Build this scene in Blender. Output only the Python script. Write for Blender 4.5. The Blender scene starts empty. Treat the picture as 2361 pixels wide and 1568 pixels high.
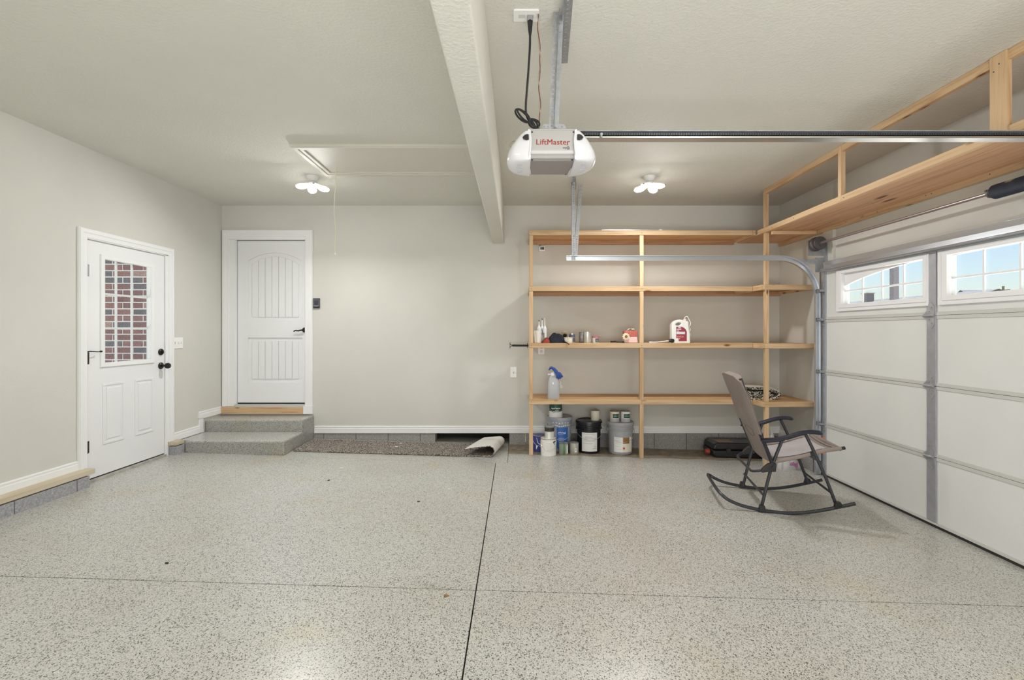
import bpy, bmesh, math, random
from mathutils import Vector, Matrix, Quaternion
R = random.Random(7)
S = bpy.context.scene
COL = S.collection
PI = math.pi
# ------------------------------------------------------------------ camera, sky, sun, exposure
cam_d = bpy.data.cameras.new('camera')
cam_d.lens = 16.696; cam_d.sensor_width = 36.0; cam_d.sensor_fit = 'HORIZONTAL'
cam_d.shift_x = -0.004024; cam_d.shift_y = -0.00805
cam_d.clip_start = 0.02; cam_d.clip_end = 400
cam = bpy.data.objects.new('camera', cam_d); COL.objects.link(cam)
cam.location = (0, 0, 1.383); cam.rotation_euler = (PI / 2, 0, 0)
S.camera = cam
S.view_settings.view_transform = 'Standard'
S.view_settings.look = 'None'
S.view_settings.gamma = 1.0
S.view_settings.use_curve_mapping = False
S.view_settings.exposure = 0.0
LAMP_W = 34.0
FILL_W = 130.0
SUN_TO = Vector((0.28, 0.10, 0.95)).normalized()
world = bpy.data.worlds.new('sky'); S.world = world
world.use_nodes = True
wn = world.node_tree; wn.nodes.clear()
w_out = wn.nodes.new('ShaderNodeOutputWorld'); w_bg = wn.nodes.new('ShaderNodeBackground')
w_sky = wn.nodes.new('ShaderNodeTexSky'); w_sky.sky_type = 'NISHITA'
w_sky.sun_disc = False
w_sky.sun_elevation = math.asin(SUN_TO.z)
w_sky.sun_rotation = math.atan2(SUN_TO.x, SUN_TO.y)
w_sky.air_density = 1.0; w_sky.dust_density = 1.0; w_sky.ozone_density = 1.0
w_bg.inputs['Strength'].default_value = 0.165
wn.links.new(w_sky.outputs['Color'], w_bg.inputs['Color'])
wn.links.new(w_bg.outputs['Background'], w_out.inputs['Surface'])
sun_d = bpy.data.lights.new('sun', 'SUN'); sun_d.energy = 20.0; sun_d.angle = 0.009; sun_d.color = (1.0, 0.95, 0.88)
sun = bpy.data.objects.new('sun', sun_d); COL.objects.link(sun)
sun.rotation_euler = (-SUN_TO).to_track_quat('-Z', 'Y').to_euler()
sun.location = (-4, 4, 12)
fill_d = bpy.data.lights.new('fill_light', 'AREA'); fill_d.shape = 'RECTANGLE'; fill_d.size = 3.6; fill_d.size_y = 1.6; fill_d.energy = FILL_W; fill_d.color = (1.0, 0.995, 0.98)  # added soft fill, unseen behind the camera, lifting ceiling and shelf undersides
fill = bpy.data.objects.new('fill_light', fill_d); COL.objects.link(fill)
fill.location = (0.5, -1.1, 0.75); fill.rotation_euler = Vector((0, 0.55, 0.83)).to_track_quat('-Z', 'Y').to_euler()
S.cycles.max_bounces = 10; S.cycles.diffuse_bounces = 6; S.cycles.transparent_max_bounces = 12
S.cycles.use_denoising = True
S.cycles.sample_clamp_indirect = 6.0

# ------------------------------------------------------------------ helpers
WL = {}

def smooth_path(pts, n=6):
    """Catmull-Rom through the points."""
    P = [Vector(p) for p in pts]
    if len(P) < 3: return P
    out = []
    for i in range(len(P) - 1):
        p0 = P[i - 1] if i > 0 else P[0] * 2 - P[1]
        p1, p2 = P[i], P[i + 1]
        p3 = P[i + 2] if i + 2 < len(P) else P[-1] * 2 - P[-2]
        for k in range(n):
            t = k / n
            out.append(0.5 * ((2 * p1) + (p2 - p0) * t + (2 * p0 - 5 * p1 + 4 * p2 - p3) * t * t + (3 * p1 - p0 - 3 * p2 + p3) * t ** 3))
    out.append(P[-1])
    return out

def round_path(pts, rad, n=5):
    """Polyline with its corners rounded."""
    P = [Vector(p) for p in pts]
    out = [P[0]]
    for i in range(1, len(P) - 1):
        a, b, c = P[i - 1], P[i], P[i + 1]
        r = min(rad, (a - b).length * .45, (c - b).length * .45)
        s = b + (a - b).normalized() * r; e = b + (c - b).normalized() * r
        for k in range(n + 1):
            t = k / n
            out.append(s * (1 - t) ** 2 + b * 2 * t * (1 - t) + e * t * t)
    out.append(P[-1])
    return out

class MB:
    def __init__(s): s.v = []; s.f = []; s.m = []
    def add(s, vs, fs, mi=0, M=None):
        o = len(s.v)
        s.v += [(M @ Vector(v)) if M is not None else Vector(v) for v in vs]
        s.f += [[i + o for i in f] for f in fs]
        s.m += [mi] * len(fs)
        return s
    def box(s, x0, x1, y0, y1, z0, z1, mi=0, M=None):
        vs = [(x, y, z) for z in (z0, z1) for y in (y0, y1) for x in (x0, x1)]
        return s.add(vs, [(0, 2, 3, 1), (4, 5, 7, 6), (0, 1, 5, 4), (2, 6, 7, 3), (0, 4, 6, 2), (1, 3, 7, 5)], mi, M)
    def bar(s, a, b, w, h, up=(0, 0, 1), mi=0):
        a, b = Vector(a), Vector(b); d = (b - a).normalized(); u = Vector(up)
        x = d.cross(u).normalized(); u = x.cross(d)
        vs = [p + x * (i * w / 2) + u * (j * h / 2) for p in (a, b) for j in (-1, 1) for i in (-1, 1)]
        return s.add(vs, [(0, 2, 3, 1), (4, 5, 7, 6), (0, 1, 5, 4), (2, 6, 7, 3), (0, 4, 6, 2), (1, 3, 7, 5)], mi)
    def tube(s, pts, r, n=8, mi=0, closed=False, sy=1.0):
        P = [Vector(p) for p in pts]; k = len(P)
        rr = r if isinstance(r, (list, tuple)) else [r] * k
        T = []
        for i in range(k):
            if closed: t = P[(i + 1) % k] - P[i - 1]
            else: t = P[min(i + 1, k - 1)] - P[max(i - 1, 0)]
            T.append(t.normalized() if t.length > 1e-9 else Vector((0, 0, 1)))
        nrm = T[0].orthogonal().normalized()
        if abs(T[0].z) < .95: nrm = (Vector((0, 0, 1)) - T[0] * T[0].z).normalized()
        vs = []; prev = T[0]
        for i in range(k):
            q = prev.rotation_difference(T[i]); nrm = q @ nrm; nrm = (nrm - T[i] * nrm.dot(T[i])).normalized(); prev = T[i]
            b = T[i].cross(nrm)
            for j in range(n):
                a = 2 * PI * j / n
                vs.append(P[i] + nrm * (math.cos(a) * rr[i] * sy) + b * (math.sin(a) * rr[i]))
        fs = []
        for i in range(k if closed else k - 1):
            for j in range(n):
                a, b2 = i * n + j, i * n + (j + 1) % n
                i2 = (i + 1) % k
                fs.append((a, b2, i2 * n + (j + 1) % n, i2 * n + j))
        if not closed:
            fs.append(tuple(range(n - 1, -1, -1))); fs.append(tuple((k - 1) * n + j for j in range(n)))
        return s.add(vs, fs, mi)
    def lathe(s, prof, c=(0, 0, 0), n=24, axis='z', mi=0, M=None):
        c = Vector(c); vs = []; fs = []
        for r, h in prof:
            for j in range(n):
                a = 2 * PI * j / n; x, y = r * math.cos(a), r * math.sin(a)
                p = (x, y, h) if axis == 'z' else ((h, x, y) if axis == 'x' else (x, h, y))
                vs.append(c + Vector(p))
        k = len(prof)
        for i in range(k - 1):
            for j in range(n):
                fs.append((i * n + j, i * n + (j + 1) % n, (i + 1) * n + (j + 1) % n, (i + 1) * n + j))
        if prof[0][0] > 1e-6: fs.append(tuple(range(n - 1, -1, -1)))
        if prof[-1][0] > 1e-6: fs.append(tuple((k - 1) * n + j for j in range(n)))
        return s.add(vs, fs, mi, M)
    def prism(s, poly, axis, a0, a1, mi=0, M=None):
        def P(p, a): return {'x': (a, p[0], p[1]), 'y': (p[0], a, p[1]), 'z': (p[0], p[1], a)}[axis]
        k = len(poly)
        vs = [P(p, a0) for p in poly] + [P(p, a1) for p in poly]
        fs = [tuple(range(k)), tuple(range(2 * k - 1, k - 1, -1))] + [(i, (i + 1) % k, k + (i + 1) % k, k + i) for i in range(k)]
        return s.add(vs, fs, mi, M)
    def shell(s, A, B, mi=0, mi_b=None):
        """closed solid between two point grids of equal size"""
        r, c = len(A), len(A[0]); vs = [p for row in A for p in row] + [p for row in B for p in row]; o = r * c
        f1 = []; f2 = []
        for i in range(r - 1):
            for j in range(c - 1):
                q = (i * c + j, i * c + j + 1, (i + 1) * c + j + 1, (i + 1) * c + j)
                f1.append(q); f2.append(tuple(x + o for x in reversed(q)))
        e = [(i, i + 1) for i in range(c - 1)] + [((r - 1) * c + i + 1, (r - 1) * c + i) for i in range(c - 1)]
        e += [((i + 1) * c, i * c) for i in range(r - 1)] + [(i * c + c - 1, (i + 1) * c + c - 1) for i in range(r - 1)]
        f1 += [(b, a, a + o, b + o) for a, b in e]
        k = len(s.v)
        s.add(vs, f1 + f2, mi)
        if mi_b is not None:
            for t in range(len(f2)): s.m[-1 - t] = mi_b
        return s
    def mesh(s, me, fn, mi=0):
        return s.add([fn(v.co) for v in me.vertices], [tuple(p.vertices) for p in me.polygons], mi)
    def build(s, name, mats, parent=None, loc=None, smooth=35, bevel=0, seg=2, recalc=True):
        if not isinstance(mats, (list, tuple)): mats = [mats]
        base = WL[parent.name] if parent is not None else Vector((0, 0, 0))
        l = Vector(loc) if loc is not None else (base.copy() if parent is not None else Vector((0, 0, 0)))
        me = bpy.data.meshes.new(name)
        me.from_pydata([v - l for v in s.v], [], s.f)
        for m in mats: me.materials.append(m)
        me.polygons.foreach_set('material_index', s.m)
        if recalc:
            b = bmesh.new(); b.from_mesh(me); bmesh.ops.recalc_face_normals(b, faces=b.faces); b.to_mesh(me); b.free()
        if smooth:
            me.polygons.foreach_set('use_smooth', [True] * len(me.polygons))
            me.set_sharp_from_angle(angle=math.radians(smooth))
        o = bpy.data.objects.new(name, me); COL.objects.link(o)
        if parent is not None: o.parent = parent
        o.location = l - base; WL[o.name] = l
        if bevel:
            md = o.modifiers.new('edge', 'BEVEL'); md.width = bevel; md.segments = seg; md.limit_method = 'ANGLE'; md.angle_limit = math.radians(50)
            md.harden_normals = True
        return o

def tag(o, label=None, cat=None, group=None, kind=None):
    if label: o['label'] = label
    if cat: o['category'] = cat
    if group: o['group'] = group
    if kind: o['kind'] = kind
    return o

def thing(name, label, cat, loc, group=None, kind=None):
    o = bpy.data.objects.new(name, None); o.empty_display_size = .05
    COL.objects.link(o); o.location = loc; WL[o.name] = Vector(loc)
    return tag(o, label, cat, group, kind)

def copy_tree(o, parent=None):
    c = o.copy(); COL.objects.link(c)
    if parent is not None: c.parent = parent
    for ch in list(o.children): copy_tree(ch, c)
    return c

def curve_mesh(loops, ext, bev=0):
    """2D filled shape with holes, extruded +-ext in z"""
    cu = bpy.data.curves.new('tmp', 'CURVE'); cu.dimensions = '2D'; cu.fill_mode = 'BOTH'; cu.extrude = ext; cu.bevel_depth = bev; cu.bevel_resolution = 1
    for lp in loops:
        sp = cu.splines.new('POLY'); sp.points.add(len(lp) - 1); sp.use_cyclic_u = True
        for q, p in zip(sp.points, lp): q.co = (p[0], p[1], 0, 1)
    return _to_mesh(cu)

def text_mesh(txt, size, ext=.0004, shear=0, bold=0, font_space=1.0):
    cu = bpy.data.curves.new('tmp', 'FONT'); cu.body = txt; cu.size = size; cu.extrude = ext; cu.shear = shear; cu.offset = bold
    cu.align_x = 'CENTER'; cu.align_y = 'CENTER'; cu.resolution_u = 3; cu.space_character = font_space
    return _to_mesh(cu)

def _to_mesh(cu):
    ob = bpy.data.objects.new('tmp', cu); COL.objects.link(ob)
    dg = bpy.context.evaluated_depsgraph_get(); dg.update()
    me = bpy.data.meshes.new_from_object(ob.evaluated_get(dg))
    bpy.data.objects.remove(ob); bpy.data.curves.remove(cu)
    return me

def rect(x0, x1, y0, y1): return [(x0, y0), (x1, y0), (x1, y1), (x0, y1)]
def circ(x, y, r, n=10): return [(x + r * math.cos(2 * PI * i / n), y + r * math.sin(2 * PI * i / n)) for i in range(n)]
def rrect(x0, x1, y0, y1, r, n=4):
    out = []
    for cx, cy, a in ((x1 - r, y1 - r, 0), (x0 + r, y1 - r, 90), (x0 + r, y0 + r, 180), (x1 - r, y0 + r, 270)):
        for k in range(n + 1):
            t = math.radians(a + 90 * k / n); out.append((cx + r * math.cos(t), cy + r * math.sin(t)))
    return out

# ------------------------------------------------------------------ materials
def nodes(name):
    m = bpy.data.materials.new(name); m.use_nodes = True
    nt = m.node_tree; b = nt.nodes['Principled BSDF']
    return m, nt, b
def setin(b, **k):
    for a, v in k.items():
        b.inputs[a.replace('_', ' ')].default_value = v
def N(nt, t, **k):
    n = nt.nodes.new('ShaderNode' + t)
    for a, v in k.items(): setattr(n, a, v)
    return n
def ramp(nt, stops, interp='LINEAR'):
    r = N(nt, 'ValToRGB'); r.color_ramp.interpolation = interp
    e = r.color_ramp.elements
    while len(e) < len(stops): e.new(.5)
    for q, (p, c) in zip(e, stops):
        q.position = p; q.color = (c[0], c[1], c[2], 1)
    return r

def mat(name, c, rough=.5, metal=0.0, var=0.0, vscale=6, bump=0.0, bscale=120, coat=0.0, spec=.5):
    m, nt, b = nodes(name); L = nt.links.new
    b.inputs['Roughness'].default_value = rough; b.inputs['Metallic'].default_value = metal
    b.inputs['Base Color'].default_value = (*c, 1); b.inputs['Coat Weight'].default_value = coat
    b.inputs['Specular IOR Level'].default_value = spec
    tc = N(nt, 'TexCoord')
    if var:
        n = N(nt, 'TexNoise'); n.inputs['Scale'].default_value = vscale; n.inputs['Detail'].default_value = 4
        r = ramp(nt, [(.3, [x * (1 - var) for x in c]), (.7, [min(1, x * (1 + var)) for x in c])])
        L(tc.outputs['Object'], n.inputs['Vector']); L(n.outputs['Fac'], r.inputs['Fac']); L(r.outputs['Color'], b.inputs['Base Color'])
    if bump:
        n = N(nt, 'TexNoise'); n.inputs['Scale'].default_value = bscale; n.inputs['Detail'].default_value = 3
        bp = N(nt, 'Bump'); bp.inputs['Strength'].default_value = bump; bp.inputs['Distance'].default_value = .004
        L(tc.outputs['Object'], n.inputs['Vector']); L(n.outputs['Fac'], bp.inputs['Height']); L(bp.outputs['Normal'], b.inputs['Normal'])
    return m

def wood(name, axis, light=(.70, .505, .31), dark=(.52, .325, .165), knots=True, kscale=1.0):
    m, nt, b = nodes(name); L = nt.links.new
    tc = N(nt, 'TexCoord'); oi = N(nt, 'ObjectInfo')
    off = N(nt, 'VectorMath', operation='SCALE'); off.inputs['Scale'].default_value = 37.0
    cmb = N(nt, 'CombineXYZ')
    for s in 'XYZ': L(oi.outputs['Random'], cmb.inputs[s])
    L(cmb.outputs['Vector'], off.inputs[0])
    ad = N(nt, 'VectorMath', operation='ADD'); L(tc.outputs['Object'], ad.inputs[0]); L(off.outputs['Vector'], ad.inputs[1])
    mp = N(nt, 'Mapping'); sc = {'x': (1.3, 26, 26), 'y': (26, 1.3, 26), 'z': (26, 26, 1.3)}[axis]
    mp.inputs['Scale'].default_value = sc
    L(ad.outputs['Vector'], mp.inputs['Vector'])
    n = N(nt, 'TexNoise'); n.inputs['Scale'].default_value = 1.0; n.inputs['Detail'].default_value = 5; n.inputs['Distortion'].default_value = 1.2
    L(mp.outputs['Vector'], n.inputs['Vector'])
    r = ramp(nt, [(.32, dark), (.48, [(a * .35 + c * .65) for a, c in zip(dark, light)]), (.72, light)])
    L(n.outputs['Fac'], r.inputs['Fac'])
    col = r.outputs['Color']
    # board to board tone
    hs = N(nt, 'HueSaturation'); mr = N(nt, 'MapRange'); mr.inputs['To Min'].default_value = .86; mr.inputs['To Max'].default_value = 1.12
    L(oi.outputs['Random'], mr.inputs['Value']); L(mr.outputs['Result'], hs.inputs['Value']); L(col, hs.inputs['Color']); col = hs.outputs['Color']
    if knots:
        mk = N(nt, 'Mapping'); q = 3.2 * kscale; a = 10 * kscale
        mk.inputs['Scale'].default_value = {'x': (q, a, a), 'y': (a, q, a), 'z': (a, a, q)}[axis]
        L(ad.outputs['Vector'], mk.inputs['Vector'])
        vo = N(nt, 'TexVoronoi'); vo.inputs['Scale'].default_value = 1.0; L(mk.outputs['Vector'], vo.inputs['Vector'])
        n2 = N(nt, 'TexNoise'); n2.inputs['Scale'].default_value = 3; L(mk.outputs['Vector'], n2.inputs['Vector'])
        sm = N(nt, 'Math', operation='MULTIPLY_ADD'); sm.inputs[1].default_value = .12; L(n2.outputs['Fac'], sm.inputs[0]); L(vo.outputs['Distance'], sm.inputs[2])
        kr = ramp(nt, [(.12, (1, 1, 1)), (.22, (0, 0, 0))]); L(sm.outputs['Value'], kr.inputs['Fac'])
        sep = N(nt, 'SeparateColor'); L(vo.outputs['Color'], sep.inputs['Color'])
        gt = N(nt, 'Math', operation='GREATER_THAN'); gt.inputs[1].default_value = .48; L(sep.outputs['Red'], gt.inputs[0])
        mu = N(nt, 'Math', operation='MULTIPLY'); L(kr.outputs['Color'], mu.inputs[0]); L(gt.outputs['Value'], mu.inputs[1])
        mx = N(nt, 'Mix', data_type='RGBA'); mx.inputs['B'].default_value = (.16, .065, .025, 1)
        L(mu.outputs['Value'], mx.inputs['Factor']); L(col, mx.inputs['A']); col = mx.outputs['Result']
    L(col, b.inputs['Base Color']); b.inputs['Roughness'].default_value = .62
    bp = N(nt, 'Bump'); bp.inputs['Strength'].default_value = .15; bp.inputs['Distance'].default_value = .002
    L(n.outputs['Fac'], bp.inputs['Height']); L(bp.outputs['Normal'], b.inputs['Normal'])
    return m

def floor_mat(name, bare, tone=1.0):
    """flaked epoxy; with bare concrete under the shelves where the coating stops"""
    m, nt, b = nodes(name); L = nt.links.new
    geo = N(nt, 'NewGeometry'); pos = geo.outputs['Position']
    def voro(sc, lo):
        v = N(nt, 'TexVoronoi'); v.inputs['Scale'].default_value = sc; L(pos, v.inputs['Vector'])
        s = N(nt, 'SeparateColor'); L(v.outputs['Color'], s.inputs['Color']); return s, v
    s1, v1 = voro(225, 0); s2, v2 = voro(400, 0)
    big = N(nt, 'TexNoise'); big.inputs['Scale'].default_value = .9; big.inputs['Detail'].default_value = 5; L(pos, big.inputs['Vector'])
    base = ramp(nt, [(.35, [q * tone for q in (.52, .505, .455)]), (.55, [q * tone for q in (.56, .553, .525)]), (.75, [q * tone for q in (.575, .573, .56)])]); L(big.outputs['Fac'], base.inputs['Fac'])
    fine = ramp(nt, [(0, (.55, .60, .60)), (.12, (.82, .82, .81)), (.30, (1, 1, 1)), (.86, (1.0, 1.0, 1.0)), (.93, (1.16, 1.16, 1.16))], 'CONSTANT'); L(s2.outputs['Red'], fine.inputs['Fac'])
    fl = ramp(nt, [(0, (.16, .16, .165)), (.075, (.42, .42, .42)), (.165, (.80, .79, .77)), (.26, (1.02, 1.02, 1.02)), (.95, (1.12, 1.12, 1.12))], 'CONSTANT'); L(s1.outputs['Green'], fl.inputs['Fac'])
    m1 = N(nt, 'Mix', data_type='RGBA', blend_type='MULTIPLY'); m1.inputs['Factor'].default_value = 1
    L(base.outputs['Color'], m1.inputs['A']); L(fine.outputs['Color'], m1.inputs['B'])
    m2 = N(nt, 'Mix', data_type='RGBA', blend_type='MULTIPLY'); m2.inputs['Factor'].default_value = 1
    L(m1.outputs['Result'], m2.inputs['A']); L(fl.outputs['Color'], m2.inputs['B'])
    col = m2.outputs['Result']; rg = .30
    st = N(nt, 'TexNoise'); st.inputs['Scale'].default_value = 1.7; st.inputs['Detail'].default_value = 3; L(pos, st.inputs['Vector'])
    sr = ramp(nt, [(.56, (0, 0, 0)), (.72, (.5, .5, .5))]); L(st.outputs['Fac'], sr.inputs['Fac'])
    m3 = N(nt, 'Mix', data_type='RGBA', blend_type='MULTIPLY'); m3.inputs['B'].default_value = (.98, .90, .70, 1)
    L(sr.outputs['Color'], m3.inputs['Factor']); L(col, m3.inputs['A']); col = m3.outputs['Result']
    b.inputs['Roughness'].default_value = rg
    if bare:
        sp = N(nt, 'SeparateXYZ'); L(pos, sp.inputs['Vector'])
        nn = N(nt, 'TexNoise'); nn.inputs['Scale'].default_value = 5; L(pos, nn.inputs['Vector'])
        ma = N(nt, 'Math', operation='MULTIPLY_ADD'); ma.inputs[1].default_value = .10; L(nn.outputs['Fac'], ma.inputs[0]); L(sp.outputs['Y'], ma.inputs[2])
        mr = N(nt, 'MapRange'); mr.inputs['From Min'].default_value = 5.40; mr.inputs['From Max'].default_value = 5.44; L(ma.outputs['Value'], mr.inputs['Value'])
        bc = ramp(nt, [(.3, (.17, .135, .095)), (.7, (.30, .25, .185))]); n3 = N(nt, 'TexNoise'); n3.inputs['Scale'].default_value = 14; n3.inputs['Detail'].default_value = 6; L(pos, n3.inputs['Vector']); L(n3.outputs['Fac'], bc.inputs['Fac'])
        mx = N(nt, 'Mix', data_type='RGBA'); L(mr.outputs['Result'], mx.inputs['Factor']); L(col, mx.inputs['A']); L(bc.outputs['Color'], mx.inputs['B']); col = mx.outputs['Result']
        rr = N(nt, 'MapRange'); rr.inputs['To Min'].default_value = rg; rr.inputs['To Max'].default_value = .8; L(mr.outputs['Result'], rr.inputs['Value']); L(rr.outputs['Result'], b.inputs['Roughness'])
    L(col, b.inputs['Base Color'])
    bp = N(nt, 'Bump'); bp.inputs['Strength'].default_value = .22; bp.inputs['Distance'].default_value = .002
    L(s1.outputs['Blue'], bp.inputs['Height']); L(bp.outputs['Normal'], b.inputs['Normal'])
    b.inputs['Coat Weight'].default_value = .25; b.inputs['Coat Roughness'].default_value = .18
    return m

def block_mat(name, c, c2):
    m, nt, b = nodes(name); L = nt.links.new
    tc = N(nt, 'TexCoord'); n = N(nt, 'TexNoise'); n.inputs['Scale'].default_value = 70; n.inputs['Detail'].default_value = 6; n.inputs['Roughness'].default_value = .7
    L(tc.outputs['Object'], n.inputs['Vector']); r = ramp(nt, [(.32, c), (.55, c2), (.72, [min(1, x * 1.5) for x in c2])]); L(n.outputs['Fac'], r.inputs['Fac'])
    L(r.outputs['Color'], b.inputs['Base Color']); b.inputs['Roughness'].default_value = .9
    bp = N(nt, 'Bump'); bp.inputs['Strength'].default_value = .5; bp.inputs['Distance'].default_value = .004
    L(n.outputs['Fac'], bp.inputs['Height']); L(bp.outputs['Normal'], b.inputs['Normal'])
    return m

def glass_mat(name, dusty=.06):
    m, nt, b = nodes(name); L = nt.links.new
    out = nt.nodes['Material Output']; nt.nodes.remove(b)
    t = N(nt, 'BsdfTransparent'); t.inputs['Color'].default_value = (.97, .98, .98, 1)
    g = N(nt, 'BsdfGlossy'); g.inputs['Roughness'].default_value = .03
    d = N(nt, 'BsdfDiffuse'); d.inputs['Color'].default_value = (.8, .82, .85, 1)
    m1 = N(nt, "MixShader"); m1.inputs['Fac'].default_value = .03; L(t.outputs['BSDF'], m1.inputs[1]); L(g.outputs['BSDF'], m1.inputs[2])
    m2 = N(nt, 'MixShader'); m2.inputs['Fac'].default_value = dusty; L(m1.outputs['Shader'], m2.inputs[1]); L(d.outputs['BSDF'], m2.inputs[2])
    L(m2.outputs['Shader'], out.inputs['Surface'])
    return m

def emit_mat(name, c, s):
    m, nt, b = nodes(name); b.inputs['Base Color'].default_value = (*c, 1)
    b.inputs['Emission Color'].default_value = (*c, 1); b.inputs['Emission Strength'].default_value = s
    return m

WALLC = (.63, .622, .580)
M_wall = mat('wall_paint', WALLC, .75, var=.03, vscale=1.5, bump=.25, bscale=95)
M_ceil = mat('ceiling_paint', (.665, .653, .595), .8, var=.02, vscale=2, bump=1.0, bscale=62)
M_trim = mat('white_trim', (.83, .84, .85), .35)
M_door = mat('white_door', (.80, .81, .83), .4, bump=.03, bscale=200)
M_floor = floor_mat('epoxy_floor', False); M_riser_shade = floor_mat('epoxy_riser_shade', False, .74); M_floor_b = floor_mat('epoxy_and_bare_floor', True)  # upright step faces toned down: their shade is put into the epoxy colour
M_joint = mat('joint_dark', (.03, .03, .03), .9)
M_cmu = block_mat('concrete_block', (.25, .25, .265), (.36, .365, .385))
M_cmu_back = block_mat('concrete_stem', (.22, .215, .205), (.31, .305, .30))
WX = wood('pine_x', 'x'); WY = wood('pine_y', 'y'); WZ = wood('pine_z', 'z')
WP = wood('shelf_plank_x', 'x', (.66, .41, .20), (.46, .25, .105), True, .6)
WPY = wood('shelf_plank_y', 'y', (.66, .40, .235), (.47, .25, .13), True, .55)
WL_ = wood('ledger_x', 'x', (.50, .30, .17), (.36, .19, .10))
W_SILL = wood('dusty_sill', 'y', (.60, .53, .42), (.50, .41, .28), False)
M_galv = mat('galvanised_steel', (.40, .415, .44), .42, .6, var=.12, vscale=40)
M_galv2 = mat('dull_galvanised', (.42, .43, .46), .5, .6, var=.15, vscale=30)
M_track = mat('track_steel', (.56, .59, .63), .30, .8)
M_black = mat('black_plastic', (.015, .015, .017), .35)
M_bronze = mat('dark_bronze', (.028, .026, .025), .3, .6)
M_whitepl = mat('white_plastic', (.85, .85, .84), .35)
M_rubber = mat('black_rubber', (.02, .02, .02), .6)

# ------------------------------------------------------------------ the room shell
FS = -.0297                                    # the slab falls towards the garage door
def fz(x): return FS * x
XL, XR_, YB, YF, ZC = -3.61, 3.232, 5.83, -1.75, 2.931

def slab(x0, x1, y0, y1, m, parent):
    b = MB(); t = .03
    vs = [(x, y, fz(x) - d) for d in (t, 0) for y in (y0, y1) for x in (x0, x1)]
    b.add(vs, [(0, 2, 3, 1), (4, 5, 7, 6), (0, 1, 5, 4), (2, 6, 7, 3), (0, 4, 6, 2), (1, 3, 7, 5)])
    return b.build('floor_slab', m, parent, smooth=0)
b = MB(); x0, x1 = XL - .12, 3.4
b.add([(x, y, fz(x) - d) for d in (.15, .026) for y in (YF - .12, YB + .5) for x in (x0, x1)], [(0, 2, 3, 1), (4, 5, 7, 6), (0, 1, 5, 4), (2, 6, 7, 3), (0, 4, 6, 2), (1, 3, 7, 5)])
floor = b.build('floor', M_joint, smooth=0); tag(floor, 'flake speckled beige epoxy floor with dark saw cut joints', None, None, 'structure')
g = .0035
slab(XL - .1, -.214 - g, YF - .1, 2.53 - g, M_floor, floor); slab(-.214 + g, 3.38, YF - .1, 2.53 - g, M_floor, floor)
slab(XL - .1, -.214 - g, 2.53 + g, 4.985, M_floor, floor); slab(-.214 + g, 3.38, 2.53 + g, 4.985, M_floor, floor)
slab(XL - .1, -.09 - .002, 4.987, YB + .4, M_floor, floor); slab(-.09 + .002, 3.38, 4.987, YB + .4, M_floor_b, floor)

b = MB(); b.box(XL - .12, XR_ + .12, YF - .12, YB + .15, ZC, ZC + .15)
ceiling = b.build('ceiling', M_ceil, smooth=0); tag(ceiling, 'cream ceiling with knockdown texture', None, None, 'structure')
# drop beam
b = MB(); b.box(-.285, -.148, YF, YB, 2.464, ZC)
beam = b.build('trim_1', M_ceil, smooth=0, bevel=.012, seg=2); tag(beam, 'plastered drop beam running along the ceiling', None, None, 'structure')

# back wall with its door opening and stem wall below
DX0, DX1, DZ0, DZ1 = -3.455, -2.588, .505, 2.517
b = MB(); t = YB + .15
b.box(XL - .12, DX0, YB, t, .14, ZC); b.box(DX1, XR_ + .12, YB, t, .14, ZC); b.box(DX0, DX1, YB, t, DZ1, ZC); b.box(DX0, DX1, YB, t, .14, .44)
wall_back = b.build('wall_back', M_wall, smooth=0); tag(wall_back, 'beige painted back wall behind the steps and shelves', None, None, 'structure')
VX0, VX1 = -.99, -.085
def block(x0, x1, y0, y1, z0a, z0b, z1, m, parent, axis='x'):
    b = MB()
    if axis == 'x': vs = [(x0, y0, z0a), (x1, y0, z0b), (x0, y1, z0a), (x1, y1, z0b), (x0, y0, z1), (x1, y0, z1), (x0, y1, z1), (x1, y1, z1)]
    else: vs = [(x0, y0, z0a), (x1, y0, z0b), (x0, y1, z0a), (x1, y1, z0b), (x0, y0, z1), (x1, y0, z1), (x0, y1, z1), (x1, y1, z1)]
    b.add(vs, [(0, 2, 3, 1), (4, 5, 7, 6), (0, 1, 5, 4), (2, 6, 7, 3), (0, 4, 6, 2), (1, 3, 7, 5)])
    return b.build('concrete_block', m, parent, smooth=0, bevel=.003, seg=1)
xs = [-3.60, -3.11, -2.62, -2.36, -1.965, -1.57, -1.175, VX0]
for a, c in zip(xs, xs[1:]): block(a + .002, c - .002, YB - .005, YB + .14, -.05, -.05, .141, M_cmu_back, wall_back)
xs = [VX1, .115, .51, .905, 1.30, 1.695, 2.09, 2.485, 2.88, XR_]
for a, c in zip(xs, xs[1:]): block(a + .002, c - .002, YB - .005, YB + .14, -.14, -.14, .141, M_cmu_back, wall_back)
b = MB()
b.box(VX0, VX1, YB + .32, YB + .36, -.1, .2); b.box(VX0 - .02, VX0, YB + .14, YB + .36, -.1, .2); b.box(VX1, VX1 + .02, YB + .14, YB + .36, -.1, .2); b.box(VX0, VX1, YB + .15, YB + .36, .145, .2)
vent = b.build('vent_recess', M_joint, wall_back, smooth=0); tag(vent, 'dark open slot under the baseboard')

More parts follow.
